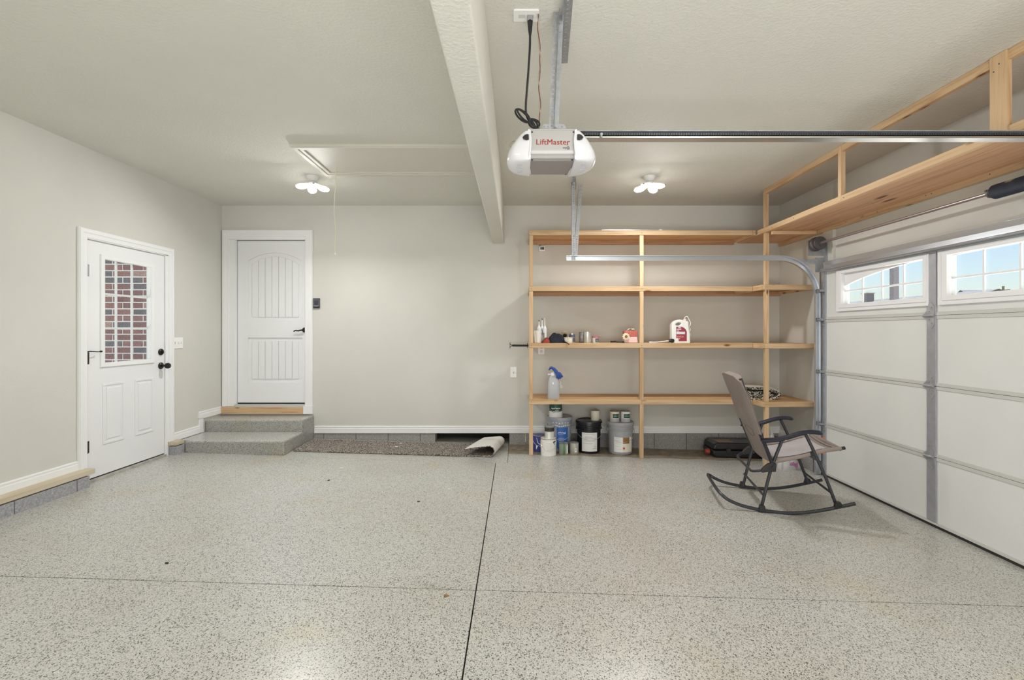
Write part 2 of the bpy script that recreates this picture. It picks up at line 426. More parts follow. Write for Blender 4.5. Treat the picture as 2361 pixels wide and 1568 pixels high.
# left wall with the exterior door opening
EY0, EY1, EZ1 = 3.965, 4.895, 2.172
b = MB(); t = XL - .12
b.box(t, XL, YF - .1, EY0, .19, ZC); b.box(t, XL, EY1, YB, .19, ZC); b.box(t, XL, EY0, EY1, EZ1, ZC); b.box(t, XL, EY0, EY1, .0, .105)
wall_left = b.build('wall_left', M_wall, smooth=0); tag(wall_left, 'beige wall around the half glass exterior door', None, None, 'structure')
ys = [-1.75, -1.15, -.75, -.35, .05, .45, .85, 1.25, 1.65, 2.05, 2.45, 2.85, 3.325, 3.80, 3.915]
for a, c in zip(ys, ys[1:]): block(XL - .1, -3.51, a + .003, c - .003, .08, .08, .197, M_cmu, wall_left)
block(XL - .1, -3.51, 4.915, 5.06, .08, .08, .197, M_cmu, wall_left)
b = MB(); b.box(XL - .02, -3.508, YF, 3.96, .205, .246)
sl = b.build('sill_board', W_SILL, wall_left, smooth=0, bevel=.004); tag(sl, 'rough wooden sill board on the concrete blocks')
b = MB(); b.box(XL - .02, -3.512, 4.905, 5.03, .205, .244)
sl = b.build('sill_board', W_SILL, wall_left, smooth=0, bevel=.004); tag(sl, 'short sill board end between door and steps')
b = MB(); b.box(XL - .1, XL - .002, EY0 - .05, EY1 + .02, .02, .107); b.build('threshold_base', M_joint, wall_left, smooth=0)

# right wall with the garage opening
b = MB(); t = XR_ + .12
b.box(XR_, t, 4.86, YB, -.12, ZC); b.box(XR_, t, YF - .1, 4.86, 2.03, ZC); b.box(XR_, t, YF - .1, -.06, -.2, 2.03)
wall_right = b.build('wall_right', M_wall, smooth=0); tag(wall_right, 'beige wall over and beside the overhead garage door', None, None, 'structure')
for a, c in ((4.99, 5.40), (5.40, YB)): block(3.12, XR_ + .02, a + .003, c - .003, -.12, -.12, .10, M_cmu_back, wall_right)
b = MB(); b.box(XL - .12, XR_ + .12, YF - .12, YF, -.2, ZC)
wall_front = b.build('wall_front', M_wall, smooth=0); tag(wall_front, 'beige wall behind the viewer', None, None, 'structure')

# baseboards with a stepped top
def baseboard(name, label, runs):
    b = MB()
    for a, c, z0, h, nx, ny in runs:
        a, c = Vector((a[0], a[1], 0)), Vector((c[0], c[1], 0)); n = Vector((nx, ny, 0))
        prof = [(0, 0), (.016, 0), (.016, h * .62), (.011, h * .66), (.011, h * .80), (.014, h * .84), (.012, h * .95), (0, h)]
        vs = [p + n * d + Vector((0, 0, z0 + q)) for p in (a, c) for d, q in prof]; k = len(prof)
        b.add(vs, [tuple(range(k)), tuple(range(2 * k - 1, k - 1, -1))] + [(i, (i + 1) % k, k + (i + 1) % k, k + i) for i in range(k)])
    o = b.build(name, M_trim, smooth=20); tag(o, label, None, None, 'structure'); return o
baseboard('baseboard_back', 'white baseboard along the back wall', [((-2.47, YB), (XR_, YB), .141, .088, 0, -1)])
baseboard('baseboard_left', 'white baseboard along the wall beside the exterior door', [((XL, YF), (XL, 3.905), .246, .075, 1, 0)])
baseboard('baseboard_right', 'white baseboard in the corner under the shelves', [((XR_, 4.97), (XR_, YB), .10, .088, -1, 0)])
o = baseboard('baseboard_steps', 'white baseboard stepping up beside the concrete steps', [((XL, 4.985), (XL, 5.46), .232, .086, 1, 0), ((XL, 5.395), (XL, 5.812), .388, .084, 1, 0)])
b = MB(); b.box(XL, XL + .016, 5.395, 5.46, .25, .40); b.build('riser_trim', M_trim, o, smooth=0, bevel=.003)
# vertical and header boards round the garage opening
b = MB(); b.box(XR_ - .03, XR_ + .01, 4.80, 4.955, -.12, 2.885)
o = b.build('trim_2', M_wall, smooth=0, bevel=.003); tag(o, 'vertical jamb board beside the overhead door', None, None, 'structure')
b = MB(); b.box(XR_ - .03, XR_ + .01, -.06, 4.80, 1.98, 2.125)
o = b.build('trim_3', M_wall, smooth=0, bevel=.003); tag(o, 'header board above the overhead door', None, None, 'structure')

# ------------------------------------------------------------------ steps
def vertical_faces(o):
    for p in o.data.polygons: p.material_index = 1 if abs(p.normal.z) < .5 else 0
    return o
steps = thing('concrete_steps', 'two speckled epoxy coated concrete steps under the inner white door', 'steps', (-3.0, 5.4, fz(-3.0)))
def step_block(name, x0, x1, y0, y1, z1, slope0=True):
    b = MB()
    vs = [(x, y, fz(x) - .005) for y in (y0, y1) for x in (x0, x1)] + [(x, y, z1) for y in (y0, y1) for x in (x0, x1)]
    b.add(vs, [(0, 2, 3, 1), (4, 5, 7, 6), (0, 1, 5, 4), (2, 6, 7, 3), (0, 4, 6, 2), (1, 3, 7, 5)])
    return b
b = MB(); b.prism([(-3.507, 5.02), (-2.455, 5.02), (-2.46, 5.497), (XL + .003, 5.497), (XL + .003, 5.064), (-3.507, 5.064)], 'z', .07, .227)
vertical_faces(b.build('lower_step', [M_floor, M_riser_shade], steps, smooth=0, bevel=.018, seg=3))
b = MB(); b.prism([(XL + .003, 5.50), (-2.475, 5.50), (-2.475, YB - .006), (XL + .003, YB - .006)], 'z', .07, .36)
vertical_faces(b.build('upper_step', [M_floor, M_riser_shade], steps, smooth=0, bevel=.018, seg=3))
b = MB(); b.box(XL + .002, -2.60, 5.785, 5.83, .378, .464)
o = b.build('threshold_board', WX, None, loc=(-3.1, 5.8, .378), smooth=0, bevel=.004); tag(o, 'bare wooden board below the white inner door on the top step', 'board')
b = MB(); b.box(-2.60, -2.485, 5.79, 5.83, .378, .478)
o = b.build('trim_4', M_trim, smooth=0, bevel=.004); tag(o, 'white painted block at the foot of the inner door casing', None, None, 'structure')

# ------------------------------------------------------------------ inner door in the back wall
d2 = thing('door_2', 'white two panel interior door with arched top above the steps', None, (-3.02, YB, DZ0), None, 'structure')
cx0, cx1, cz1 = -3.597, -2.497, 2.629
def yv(y): return lambda v: (v.x, y - v.z, v.y)             # 2D shape (x,z) facing the camera
def casing(name, loops, e, y, parent, bev=.004): b = MB(); b.mesh(curve_mesh(loops, e, bev), yv(y)); return b.build(name, M_trim, parent, smooth=30)
U = lambda a0, a1, t, zb, w: [(a0, zb), (a0 + w, zb), (a0 + w, t - w), (a1 - w, t - w), (a1 - w, zb), (a1, zb), (a1, t), (a0, t)]
b = MB(); b.mesh(curve_mesh([U(cx0, cx1, cz1, .47, .075)], .007, .003), yv(YB - .008)); b.mesh(curve_mesh([U(cx0 + .006, cx1 - .006, cz1 - .006, .47, .028)], .006, .004), yv(YB - .018)); b.mesh(curve_mesh([U(cx0 + .03, cx1 - .03, cz1 - .03, .47, .022)], .003, .002), yv(YB - .017))
b.build('casing', M_trim, d2, smooth=30)
b = MB()
b.box(cx0 + .07, DX0 + .003, YB - .006, YB + .145, .47, DZ1); b.box(DX1 - .003, cx1 - .07, YB - .006, YB + .145, .47, DZ1); b.box(cx0 + .07, cx1 - .07, YB - .006, YB + .145, DZ1 - .003, DZ1 + .05)
b.build('jamb', M_trim, d2, smooth=0)
b = MB(); b.box(DX0, DX1, YB - .015, YB + .14, .462, .488)
b.build('threshold', mat('grey_sill', (.55, .55, .54), .5), d2, smooth=0, bevel=.003)
sx0, sx1, sz0, sz1, ys = -3.443, -2.585, .508, 2.505, YB + .055
def arch(x0, x1, z, rise, n=12):
    return [(x1 + (x0 - x1) * k / n, z + rise * (1 - (2 * k / n - 1) ** 2)) for k in range(n + 1)]
pu = [(-3.322, 1.52), (-2.645, 1.52)] + arch(-3.322, -2.645, 2.26, .105)
pl = rect(-3.322, -2.645, .755, 1.312)
b = MB(); b.mesh(curve_mesh([rect(sx0, sx1, sz0, sz1), pu, pl], .007, .002), yv(ys)); b.box(sx0, sx1, ys + .009, ys + .035, sz0, sz1)
b.build('slab', M_door, d2, smooth=30)
xs_ = [-3.276 + (3.276 - 2.692) * k / 7 for k in range(8)]
def az(x): return 2.215 + .10 * (1 - (2 * (x + 3.276) / (3.276 - 2.692) - 1) ** 2)
for k in range(7):
    a, c = xs_[k] + .0022, xs_[k + 1] - .0022
    b = MB(); b.prism([(a, 1.565), (c, 1.565), (c, az(c)), (a, az(a))], 'y', ys - .003, ys + .012); b.build('panel_plank', M_door, d2, smooth=0, bevel=.0018, seg=1)
    b = MB(); b.prism([(a, .80), (c, .80), (c, 1.268), (a, 1.268)], 'y', ys - .003, ys + .012); b.build('panel_plank', M_door, d2, smooth=0, bevel=.0018, seg=1)
b = MB(); b.box(sx0, sx1, ys + .0, ys + .03, .489, .507); b.build('door_sweep', M_rubber, d2, smooth=0)
b = MB(); b.box(DX0 + .002, sx0 - .002, ys + .006, ys + .03, .49, DZ1 - .002); b.box(DX0, DX1, ys - .002, ys + .03, sz1 + .003, DZ1 - .001); b.build('shadow_gap_seal', M_rubber, d2, smooth=0)
b = MB(); b.lathe([(0, -.024), (.022, -.022), (.033, -.008), (.033, .004)], (-2.618, ys, 1.404), 20, 'y'); b.lathe([(.011, -.055), (.011, 0)], (-2.618, ys, 1.404), 12, 'y')
hd = b.build('door_handle', M_bronze, d2); tag(hd, 'dark bronze lever handle')
b = MB(); P = smooth_path([(-2.612, ys - .05, 1.404), (-2.65, ys - .052, 1.401), (-2.68, ys - .05, 1.395), (-2.712, ys - .048, 1.398), (-2.735, ys - .046, 1.388)], 5); b.tube(P, [.010 - .0035 * i / len(P) for i in range(len(P))], 8); b.build('lever', M_bronze, hd)

# ------------------------------------------------------------------ exterior door in the left wall
d1 = thing('door_1', 'white exterior door with nine lite window and two lower panels', None, (XL, 4.43, .11), None, 'structure')
def xv(x): return lambda v: (x + v.z, v.x, v.y)             # 2D shape (y,z) facing into the room
b = MB()
b.mesh(curve_mesh([U(3.906, 4.985, 2.246, .235, .07)], .008, .003), xv(XL + .009)); b.mesh(curve_mesh([U(3.912, 4.979, 2.240, .235, .025)], .005, .003), xv(XL + .018))
b.build('casing', M_trim, d1, smooth=30)
b = MB(); b.box(XL - .11, XL + .012, 4.875, 4.93, .09, 2.18); b.box(XL - .11, XL + .012, 3.955, 3.982, .10, 2.18); b.box(XL - .11, XL + .012, 3.955, 4.93, 2.165, 2.19); b.box(XL, XL + .018, 4.918, 4.972, .085, .26)
b.build('jamb', M_trim, d1, smooth=0, bevel=.002, seg=1)
wy0, wy1, wz0, wz1 = 4.155, 4.695, 1.108, 2.022
b = MB(); b.mesh(curve_mesh([rect(3.986, 4.871, .138, 2.156), rect(wy0, wy1, wz0, wz1)], .022), xv(XL - .022))
b.build('slab', M_door, d1, smooth=0)
b = MB(); b.mesh(curve_mesh([rect(4.124, 4.722, 1.078, 2.052), rect(wy0, wy1, wz0, wz1)], .006, .005), xv(XL + .002)); b.mesh(curve_mesh([rect(4.145, 4.705, 1.099, 2.031), rect(wy0 + .002, wy1 - .002, wz0 + .002, wz1 - .002)], .018), xv(XL - .018))
fr = b.build('window_frame', M_trim, d1, smooth=30)
for q in (4.335, 4.513):
    b = MB(); b.box(XL - .050, XL - .036, q - .009, q + .009, wz0, wz1); b.build('muntin', M_trim, fr, smooth=0, bevel=.002, seg=1)
for q in (1.412, 1.718):
    b = MB(); b.box(XL - .051, XL - .035, wy0, wy1, q - .009, q + .009); b.build('muntin', M_trim, fr, smooth=0, bevel=.002, seg=1)
M_glass = glass_mat('window_glass', .02)
b = MB(); b.box(XL - .033, XL - .031, wy0, wy1, wz0, wz1); b.build('pane', M_glass, fr, smooth=0)
for y0, y1 in ((4.146, 4.37), (4.497, 4.72)):
    b = MB(); b.mesh(curve_mesh([rect(y0, y1, .40, .926), rect(y0 + .014, y1 - .014, .414, .912)], .002, .0025), xv(XL + .002))
    b.mesh(curve_mesh([rect(y0 + .042, y1 - .042, .442, .884)], .002, .006), xv(XL - .001)); b.build('raised_panel', M_door, d1, smooth=30)
for z, bl, m in ((1.90, '', M_galv), (.41, '', M_bronze), (1.16, '', M_bronze)):
    b = MB(); b.tube([(XL + .008, 3.984, z - .051), (XL + .008, 3.984, z + .051)], .0095, 10)
    b.box(XL, XL + .004, 3.99, 4.012, z - .05, z + .05, 0)
    h = b.build('hinge', m, d1)
    if z == 1.16:
        tag(h, 'hinge carrying a dark pin door stop')
        b2 = MB(); b2.tube([(XL + .008, 3.984, 1.215), (XL + .018, 4.0, 1.218), (XL + .05, 4.045, 1.212), (XL + .045, 4.075, 1.214)], [.005, .005, .004, .004], 8); b2.lathe([(0, -.005), (.008, -.004), (.008, .012), (0, .014)], (XL + .045, 4.075, 1.214), 10, 'y')
        b2.build('door_stop', M_bronze, h)
for z, nm in ((1.178, 'deadbolt'), (1.038, 'door_handle')):
    b = MB(); b.lathe([(.034, 0), (.033, .010), (.026, .016), (0, .018)], (XL, 4.822, z), 22, 'x')
    h = b.build(nm, M_bronze, d1)
    if nm == 'deadbolt':
        b = MB(); b.box(XL + .016, XL + .03, 4.818, 4.826, z - .016, z + .016); b.build('thumb_turn', M_bronze, h, smooth=0, bevel=.002)
    else:
        b = MB(); b.lathe([(.010, .014), (.010, .045), (.014, .05), (.026, .058), (.030, .075), (.024, .09), (0, .094)], (XL, 4.822, z), 18, 'x'); b.build('knob', M_bronze, h)
b = MB(); b.add([(x, y, z) for x in (XL - .10, XL + .025) for y, z in ((3.99, .106), (4.872, .106), (4.872, .128), (3.99, .128))], [(0, 1, 2, 3), (7, 6, 5, 4), (0, 4, 5, 1), (3, 2, 6, 7), (0, 3, 7, 4), (1, 5, 6, 2)])
b.build('threshold', mat('aluminium_sill', (.55, .53, .5), .4, .5, var=.25, vscale=12), d1, smooth=0)
b = MB(); b.box(XL - .04, XL - .002, 3.99, 4.87, .126, .137); b.build('door_sweep', M_rubber, d1, smooth=0)

# ------------------------------------------------------------------ switches, keypad, outlets
def plate(name, label, cat, o_, u, w, h, n, parts, m=M_whitepl, t=.007):
    """wall plate centred at o_, u = horizontal direction, n = normal"""
    o_, u, n = Vector(o_), Vector(u), Vector(n); z = u.cross(n) if False else Vector((0, 0, 1))
    if abs(n.z) > .5: z = n.cross(u)
    Mx = Matrix.Identity(4)
    for i, a in enumerate((u, z, n)):
        for k in range(3): Mx[k][i] = a[k]
    Mx.translation = o_
    root = thing(name, label, cat, o_)
    b = MB(); b.add([v.co for v in curve_mesh([rrect(-w / 2, w / 2, -h / 2, h / 2, .005)], t / 2, .001).vertices], [], 0)
    me = curve_mesh([rrect(-w / 2, w / 2, -h / 2, h / 2, .005)], t / 2, .001)
    b = MB(); b.mesh(me, lambda v: Mx @ Vector((v.x, v.y, v.z + t / 2))); b.build('cover_plate', m, root, smooth=30)
    for nm, x0, x1, y0, y1, d, mm in parts:
        b = MB(); b.box(x0, x1, y0, y1, t * .8, t + d, 0, Mx); b.build(nm, mm, root, smooth=0, bevel=.0008, seg=1)
    return root, Mx
M_slot = mat('slot_dark', (.06, .06, .06), .6); M_toggle = mat('toggle_shadow', (.62, .61, .58), .4)
tg = []
for q in (-.046, 0, .046): tg += [('toggle_slot', q - .006, q + .006, -.013, .013, .001, M_toggle), ('toggle', q - .004, q + .004, -.006, .010, .010, M_whitepl)]
plate('light_switch', 'white three gang light switch beside the exterior door casing', 'switch', (XL, 5.065, 1.264), (0, 1, 0), .137, .117, (1, 0, 0), tg)
plate('light_switch', 'white single light switch on the back wall below the black bar', 'switch', (-.032, YB, .888), (1, 0, 0), .074, .125, (0, -1, 0), [('toggle_slot', -.006, .006, -.013, .013, .001, M_toggle), ('toggle', -.004, .004, -.006, .010, .010, M_whitepl)])
plate('wall_outlet', 'white outlet half hidden below the third shelf', 'outlet', (.309, YB, 1.165), (1, 0, 0), .074, .11, (0, -1, 0), [('socket', -.016, .016, -.040, -.008, .002, M_toggle), ('socket', -.016, .016, .008, .040, .002, M_toggle)])
kp, Mx = plate('opener_keypad', 'dark grey garage door control beside the inner door casing', 'keypad', (-2.446, YB, 1.732), (1, 0, 0), .078, .124, (0, -1, 0),
    [('push_button', -.022, .022, -.02, .035, .006, mat('keypad_button', (.05, .05, .075), .3)), ('indicator_strip', -.030, .024, -.036, -.030, .003, mat('keypad_light', (.55, .55, .68), .3)), ('cover_flap', -.034, .034, -.058, -.040, .004, M_black)], mat('keypad_grey', (.10, .10, .115), .4), .018)
# small sensor box under the top shelf
sb = thing('receiver_box', 'small white box with black sockets below the top shelf', 'outlet', (.316, YB, 2.39))
b = MB(); b.box(.28, .352, YB - .045, YB, 2.365, 2.425); b.build('housing', M_whitepl, sb, smooth=0, bevel=.004)
for x in (.302, .318, .334):
    b = MB(); b.box(x - .0065, x + .0065, YB - .0475, YB - .04, 2.383, 2.415); b.build('socket', M_black, sb, smooth=0)
b = MB(); b.tube(smooth_path([(.295, YB - .01, 2.42), (.285, YB - .012, 2.435), (.300, YB - .012, 2.444)], 4), .003, 6); b.build('antenna_wire', M_black, sb)

# ------------------------------------------------------------------ attic hatch and its cord
ah = thing('attic_hatch', 'painted attic ladder hatch in the ceiling beside the drop beam', 'hatch', (-1.11, 4.28, ZC))
dn = lambda z: (lambda v: (v.x, v.y, z - v.z))
M_hatch = mat('hatch_paint', (.635, .615, .545), .6, bump=.1, bscale=120)
b = MB(); b.mesh(curve_mesh([rect(-1.865, -.362, 3.915, 4.644), rect(-1.79, -.432, 3.99, 4.572)], .009, .004), dn(ZC - .010)); b.mesh(curve_mesh([rect(-1.855, -.372, 3.925, 4.634), rect(-1.825, -.40, 3.955, 4.604)], .004, .003), dn(ZC - .022))
b.build('hatch_frame', M_hatch, ah, smooth=30)
b = MB(); b.box(-1.784, -.438, 3.996, 4.566, ZC - .012, ZC - .003); b.build('hatch_panel', M_hatch, ah, smooth=0, bevel=.002)
b = MB(); b.mesh(curve_mesh([rect(-1.79, -.432, 3.99, 4.572), rect(-1.784, -.438, 3.996, 4.566)], .002), dn(ZC - .004)); b.build('gap_line', M_joint, ah, smooth=0)
pc = thing('pull_cord', 'long cream pull cord hanging from the attic hatch', 'cord', (-1.625, 4.27, ZC - .01))
pts = smooth_path([(-1.625, 4.27, ZC - .012), (-1.622, 4.272, 2.75), (-1.632, 4.27, 2.60), (-1.634, 4.268, 2.46), (-1.622, 4.27, 2.30), (-1.628, 4.27, 2.15), (-1.626, 4.27, 2.088)], 5)
b = MB(); b.tube(pts, .0042, 6); b.build('cord', mat('cord_cream', (.78, .74, .62), .7), pc)
b = MB(); b.lathe([(0, -.014), (.007, -.010), (.009, -.002), (.005, .008), (0, .010)], (-1.626, 4.27, 2.085), 10); b.build('knob', M_whitepl, pc)

# ------------------------------------------------------------------ ceiling lamps (two in view, two added behind the viewer as fill)
M_led = emit_mat('led_panel', (1, .985, .95), 40.0)
def lamp(x, y, rot, label, watts=None):
    t = thing('ceiling_light', label, 'light', (x, y, ZC), 'ceiling lights with tilted lamp heads')
    b = MB(); b.lathe([(0, ZC - .045), (.034, ZC - .045), (.040, ZC - .040), (.058, ZC - .012), (.062, ZC)], (x, y, 0), 24); b.build('canopy', M_whitepl, t)
    b = MB(); b.lathe([(0, ZC - .115), (.030, ZC - .112), (.046, ZC - .095), (.046, ZC - .062), (.030, ZC - .046), (.018, ZC - .044)], (x, y, 0), 20); b.build('hub', M_whitepl, t)
    for k in range(4):
        a = rot + k * PI / 2; d = Vector((math.cos(a), math.sin(a), 0)); sdir = Vector((-d.y, d.x, 0)); tilt = -.16
        c = Vector((x, y, ZC - .092)) + d * .098 + Vector((0, 0, -.012))
        ax = (d + Vector((0, 0, tilt))).normalized(); up = sdir.cross(ax) * -1
        if up.z < 0: up = -up
        Mx = Matrix.Identity(4)
        for i, q in enumerate((ax, sdir, up)):
            for j in range(3): Mx[j][i] = q[j]
        Mx.translation = c
        b = MB(); me = curve_mesh([rrect(-.070, .052, -.040, .040, .03)], .003, .003); b.mesh(me, lambda v: Mx @ Vector((v.x, v.y, v.z + .010))); h = b.build('lamp_head', M_whitepl, t, smooth=30)
        b = MB(); S3 = Matrix.Diagonal((.060, .044, .030, 1)); b.lathe([(0, -1), (.38, -.92), (.71, -.71), (.92, -.38), (1, 0), (.92, .2), (0, .22)], (0, 0, 0), 20, 'z', 0, Mx @ S3); b.build('diffuser', M_led, h, smooth=50)
        b = MB(); b.box(.050, .062, -.010, .010, -.004, .010, 0, Mx); b.build('end_cap', mat('lamp_cap', (.25, .25, .25), .5) if k == 0 and 'lamp_cap' not in bpy.data.materials else bpy.data.materials['lamp_cap'], h, smooth=0, bevel=.003)
    ld = bpy.data.lights.new('lamp_glow', 'AREA'); ld.shape = 'DISK'; ld.size = .20; ld.energy = watts or LAMP_W; ld.color = (1.0, .995, .975)
    lo = bpy.data.objects.new('lamp_glow', ld); COL.objects.link(lo); lo.parent = t; lo.location = (0, 0, -.145); lo.rotation_euler = Vector((0, -.38 if y > 3 else .25, -.93)).to_track_quat('-Z', 'Y').to_euler()
    return t
lamp(-2.03, 4.74, .45, 'white ceiling light with four bright heads near the attic hatch')
lamp(1.33, 4.74, .95, 'white ceiling light with four bright heads over the shelf wall')
lamp(-2.03, .55, .45, 'added fill ceiling light behind the viewer towards the exterior door wall', LAMP_W * .45)  # this lamp and the next are added out of view to even the light
lamp(1.33, .55, .95, 'added fill ceiling light behind the viewer towards the garage door', LAMP_W * .45)

# ------------------------------------------------------------------ overhead garage door
DX = 3.166                                         # room side face of the door
M_panel = mat('door_panel_white', (.70, .71, .70), .45, var=.025, vscale=2.2, bump=.05, bscale=260)
M_edge = mat('door_edge_grey', (.56, .555, .53), .5)
M_stile = mat('door_stile_grey', (.40, .41, .445), .42, .45, var=.08, vscale=18)
M_wframe = mat('window_frame_white', (.82, .82, .84), .35)
d3 = thing('door_3', 'white sectional overhead door with a row of windows in its top section', None, (DX, 2.4, -.094), None, 'structure')
SH = .5335; Z0 = -.056; YE0, YE1 = -.06, 4.925
zs = [Z0, .436, .972, 1.506, 2.036]
stiles = [4.882, 3.61, 2.39, 1.17, -.02]
bays = [(4.59, 3.665), (3.465, 2.52), (2.27, 1.325), (1.10, .175)]
GZ0, GZ1 = 1.645, 1.948
def gy(v): return Vector((DX + .024 - v.z, v.x, v.y))
for i in range(4):
    z0, z1 = zs[i], zs[i + 1]
    b = MB()
    loops = [rect(YE0, YE1, z0 + .001, z1 - .001)]
    if i == 3: loops += [rect(c, a, GZ0, GZ1) for a, c in bays]
    b.mesh(curve_mesh(loops, .024), gy)
    sec = b.build('door_section', M_panel, d3, smooth=0)
    for (a, c, nm) in ((z0 + .001, z0 + .027, 'edge_rail'), (z1 - .027, z1 - .001, 'edge_rail')):
        if (i == 0 and a < 0) or i == 3 and c > 2.0: continue
        b = MB(); b.box(DX - .006, DX + .002, YE0, YE1, a, c); b.build(nm, M_edge, sec, smooth=0, bevel=.002, seg=1)
    for k, y in enumerate(stiles):
        w = .040
        b = MB(); b.box(DX - .012, DX + .001, y - w, y + w, z0 + .002, z1 - .002)
        st = b.build('stile', M_stile, sec, smooth=0, bevel=.002, seg=1)
    if i > 0:
        for y in stiles:
            zc = z0; end = abs(y - 4.882) < .01
            b = MB(); x = DX - .012
            poly = [(-.034, -.004), (-.075, .0), (-.034, .038), (-.022, .085), (.004, .10), (.030, .07), (.030, -.07), (.010, -.10), (-.022, -.085), (-.034, -.038), (-.075, -.004)] if not end else [(-.035, -.06), (.035, -.06), (.035, .06), (-.035, .06)]
            b.prism([(y - p, zc + q) if False else (y - p * -1 if False else y + (-p), zc + q) for p, q in poly], 'x', x - .004, x)
            hg = b.build('hinge', M_galv2, sec, smooth=0)
            b = MB(); b.tube([(x - .012, y - .03, zc), (x - .012, y + (.055 if not end else .05), zc)], .009, 10); b.build('hinge_knuckle', M_galv2, sec)
            for q in (-.06, -.03, .03, .06):
                b = MB(); b.lathe([(.006, -.004), (.006, 0)], (x - .004, y - .008 if abs(q) > .05 else y + .012, zc + q), 6, 'x'); b.build('bolt', M_galv, sec, smooth=0)
# window frames with muntins, panes and the arched infill of the outer windows
for k, (a, c) in enumerate(bays):
    b = MB(); fo = rect(c - (.03 if k == 0 else .075), a + .078, 1.585, 1.975)
    b.mesh(curve_mesh([fo, rect(c, a, GZ0, GZ1)], .010, .005), lambda v: Vector((DX - .006 - v.z, v.x, v.y)))
    b.mesh(curve_mesh([rect(c - .02, a + .035, GZ0 - .03, GZ1 + .018), rect(c, a, GZ0, GZ1)], .007, .004), lambda v: Vector((DX - .018 - v.z, v.x, v.y)))
    wf = b.build('window_frame', M_wframe, d3, smooth=30)
    for q in range(1, 4):
        y = a + (c - a) * q / 4
        b = MB(); b.box(DX + .010, DX + .024, y - .007, y + .007, GZ0, GZ1); b.build('muntin', M_wframe, wf, smooth=0, bevel=.002, seg=1)
    zm = (GZ0 + GZ1) / 2 - .022
    b = MB(); b.box(DX + .009, DX + .025, c, a, zm - .007, zm + .007); b.build('muntin', M_wframe, wf, smooth=0, bevel=.002, seg=1)
    b = MB(); b.box(DX + .028, DX + .031, c, a, GZ0, GZ1); b.build('pane', M_glass, wf, smooth=0)
    if k in (0, 3):
        A, C = (a, c) if k == 0 else (c, a)
        arc = [(A + (C - A) * t, z) for t, z in ((0, 1.822), (.1, 1.848), (.24, 1.876), (.4, 1.900), (.55, 1.919), (.72, 1.934), (.86, 1.942), (1, 1.945))]
        b = MB(); b.prism(arc + [(C, GZ1 + .001), (A, GZ1 + .001)], 'x', DX + .006, DX + .026); b.build('arch_insert', M_wframe, wf, smooth=0)
    else:
        A, C = (a, c) if k == 1 else (c, a)
        b = MB(); b.prism([(A, 1.938), (A + (C - A) * .35, 1.9475), (A + (C - A) * .35, GZ1 + .001), (A, GZ1 + .001)], 'x', DX + .006, DX + .026); b.build('arch_insert', M_wframe, wf, smooth=0)
# strut, bottom seal, retainer
b = MB()
prof = [(DX - .002, 1.992), (DX - .062, 1.992), (DX - .070, 1.999), (DX - .064, 2.006), (DX - .030, 2.010), (DX - .020, 2.052), (DX - .030, 2.092), (DX - .018, 2.096), (DX - .002, 2.060)]
b.prism(prof, 'y', -.06, 4.86)
o = b.build('strut', M_track, d3, smooth=0, bevel=.002, seg=1)
b = MB(); b.add([(x, y, z) for y in (-.06, 4.93) for x, z in ((DX - .012, -.072), (DX + .05, -.072), (DX + .05, -.056), (DX - .012, -.056))], [(0, 1, 2, 3), (7, 6, 5, 4), (0, 4, 5, 1), (3, 2, 6, 7), (0, 3, 7, 4), (1, 5, 6, 2)])
b.build('bottom_retainer', M_edge, d3, smooth=0)
b = MB(); b.box(DX - .006, DX + .044, -.06, 4.93, -.0955, -.0722); b.build('bottom_seal', M_rubber, d3)
b = MB(); b.box(DX - .014, DX - .012, 4.855, 4.912, .13, .30); o = b.build('warning_sticker', mat('sticker_orange', (.85, .22, .03), .5), d3, smooth=0); tag(o, 'orange warning sticker')
b = MB()
for z0, z1 in ((.145, .165), (.185, .192), (.20, .207), (.25, .275)): b.box(DX - .0146, DX - .014, 4.863, 4.902, z0, z1)
b.build('sticker_print', mat('sticker_ink', (.25, .2, .15), .6), d3, smooth=0)

# ------------------------------------------------------------------ door track, torsion spring
def sweep(path, prof, yc, b, mi=0):
    """profile (n,y) along a path in the XZ plane"""
    P = [Vector((p[0], 0, p[1])) for p in path]; k = len(prof); vs = []
    for i, p in enumerate(P):
        t = (P[min(i + 1, len(P) - 1)] - P[max(i - 1, 0)]).normalized(); n = Vector((-t.z, 0, t.x))
        for a, y in prof: vs.append(p + n * a + Vector((0, yc + y, 0)))
    fs = []
    for i in range(len(P) - 1):
        for j in range(k): fs.append((i * k + j, i * k + (j + 1) % k, (i + 1) * k + (j + 1) % k, (i + 1) * k + j))
    fs += [tuple(range(k - 1, -1, -1)), tuple((len(P) - 1) * k + j for j in range(k))]
    b.add(vs, fs, mi)
tr = thing('door_track', 'galvanised curved track hung in front of the wooden shelves', 'track', (3.11, 4.92, fz(3.11)))
path = [(.519, 2.143)] + [(2.71 + .40 * math.sin(t), 1.743 + .40 * math.cos(t)) for t in [PI / 2 * q / 14 for q in range(15)]] + [(3.112, -.085)]
Cp = [(-.027, 0), (-.027, .028), (-.0245, .028), (-.0245, .0035), (.0245, .0035), (.0245, .022), (.021, .022), (.021, .026), (.027, .026), (.027, 0)]
Cp = [(a, -y) for a, y in Cp]
b = MB(); sweep(path, Cp, 4.915, b); b.build('rail', M_track, tr, smooth=30)
for z in (1.10, .62, .02):
    b = MB(); b.box(3.13, 3.20, 4.915, 4.919, z - .02, z + .02); b.box(3.196, 3.20, 4.915, 4.965, z - .02, z + .02)
    b.build('wall_bracket', M_galv2, tr, smooth=0)
b = MB(); b.box(3.155, 3.203, 4.935, 4.939, -.09, 2.09); b.box(3.199, 3.203, 4.935, 4.985, -.09, 2.09)
b.build('jamb_angle', M_galv2, tr, smooth=0)
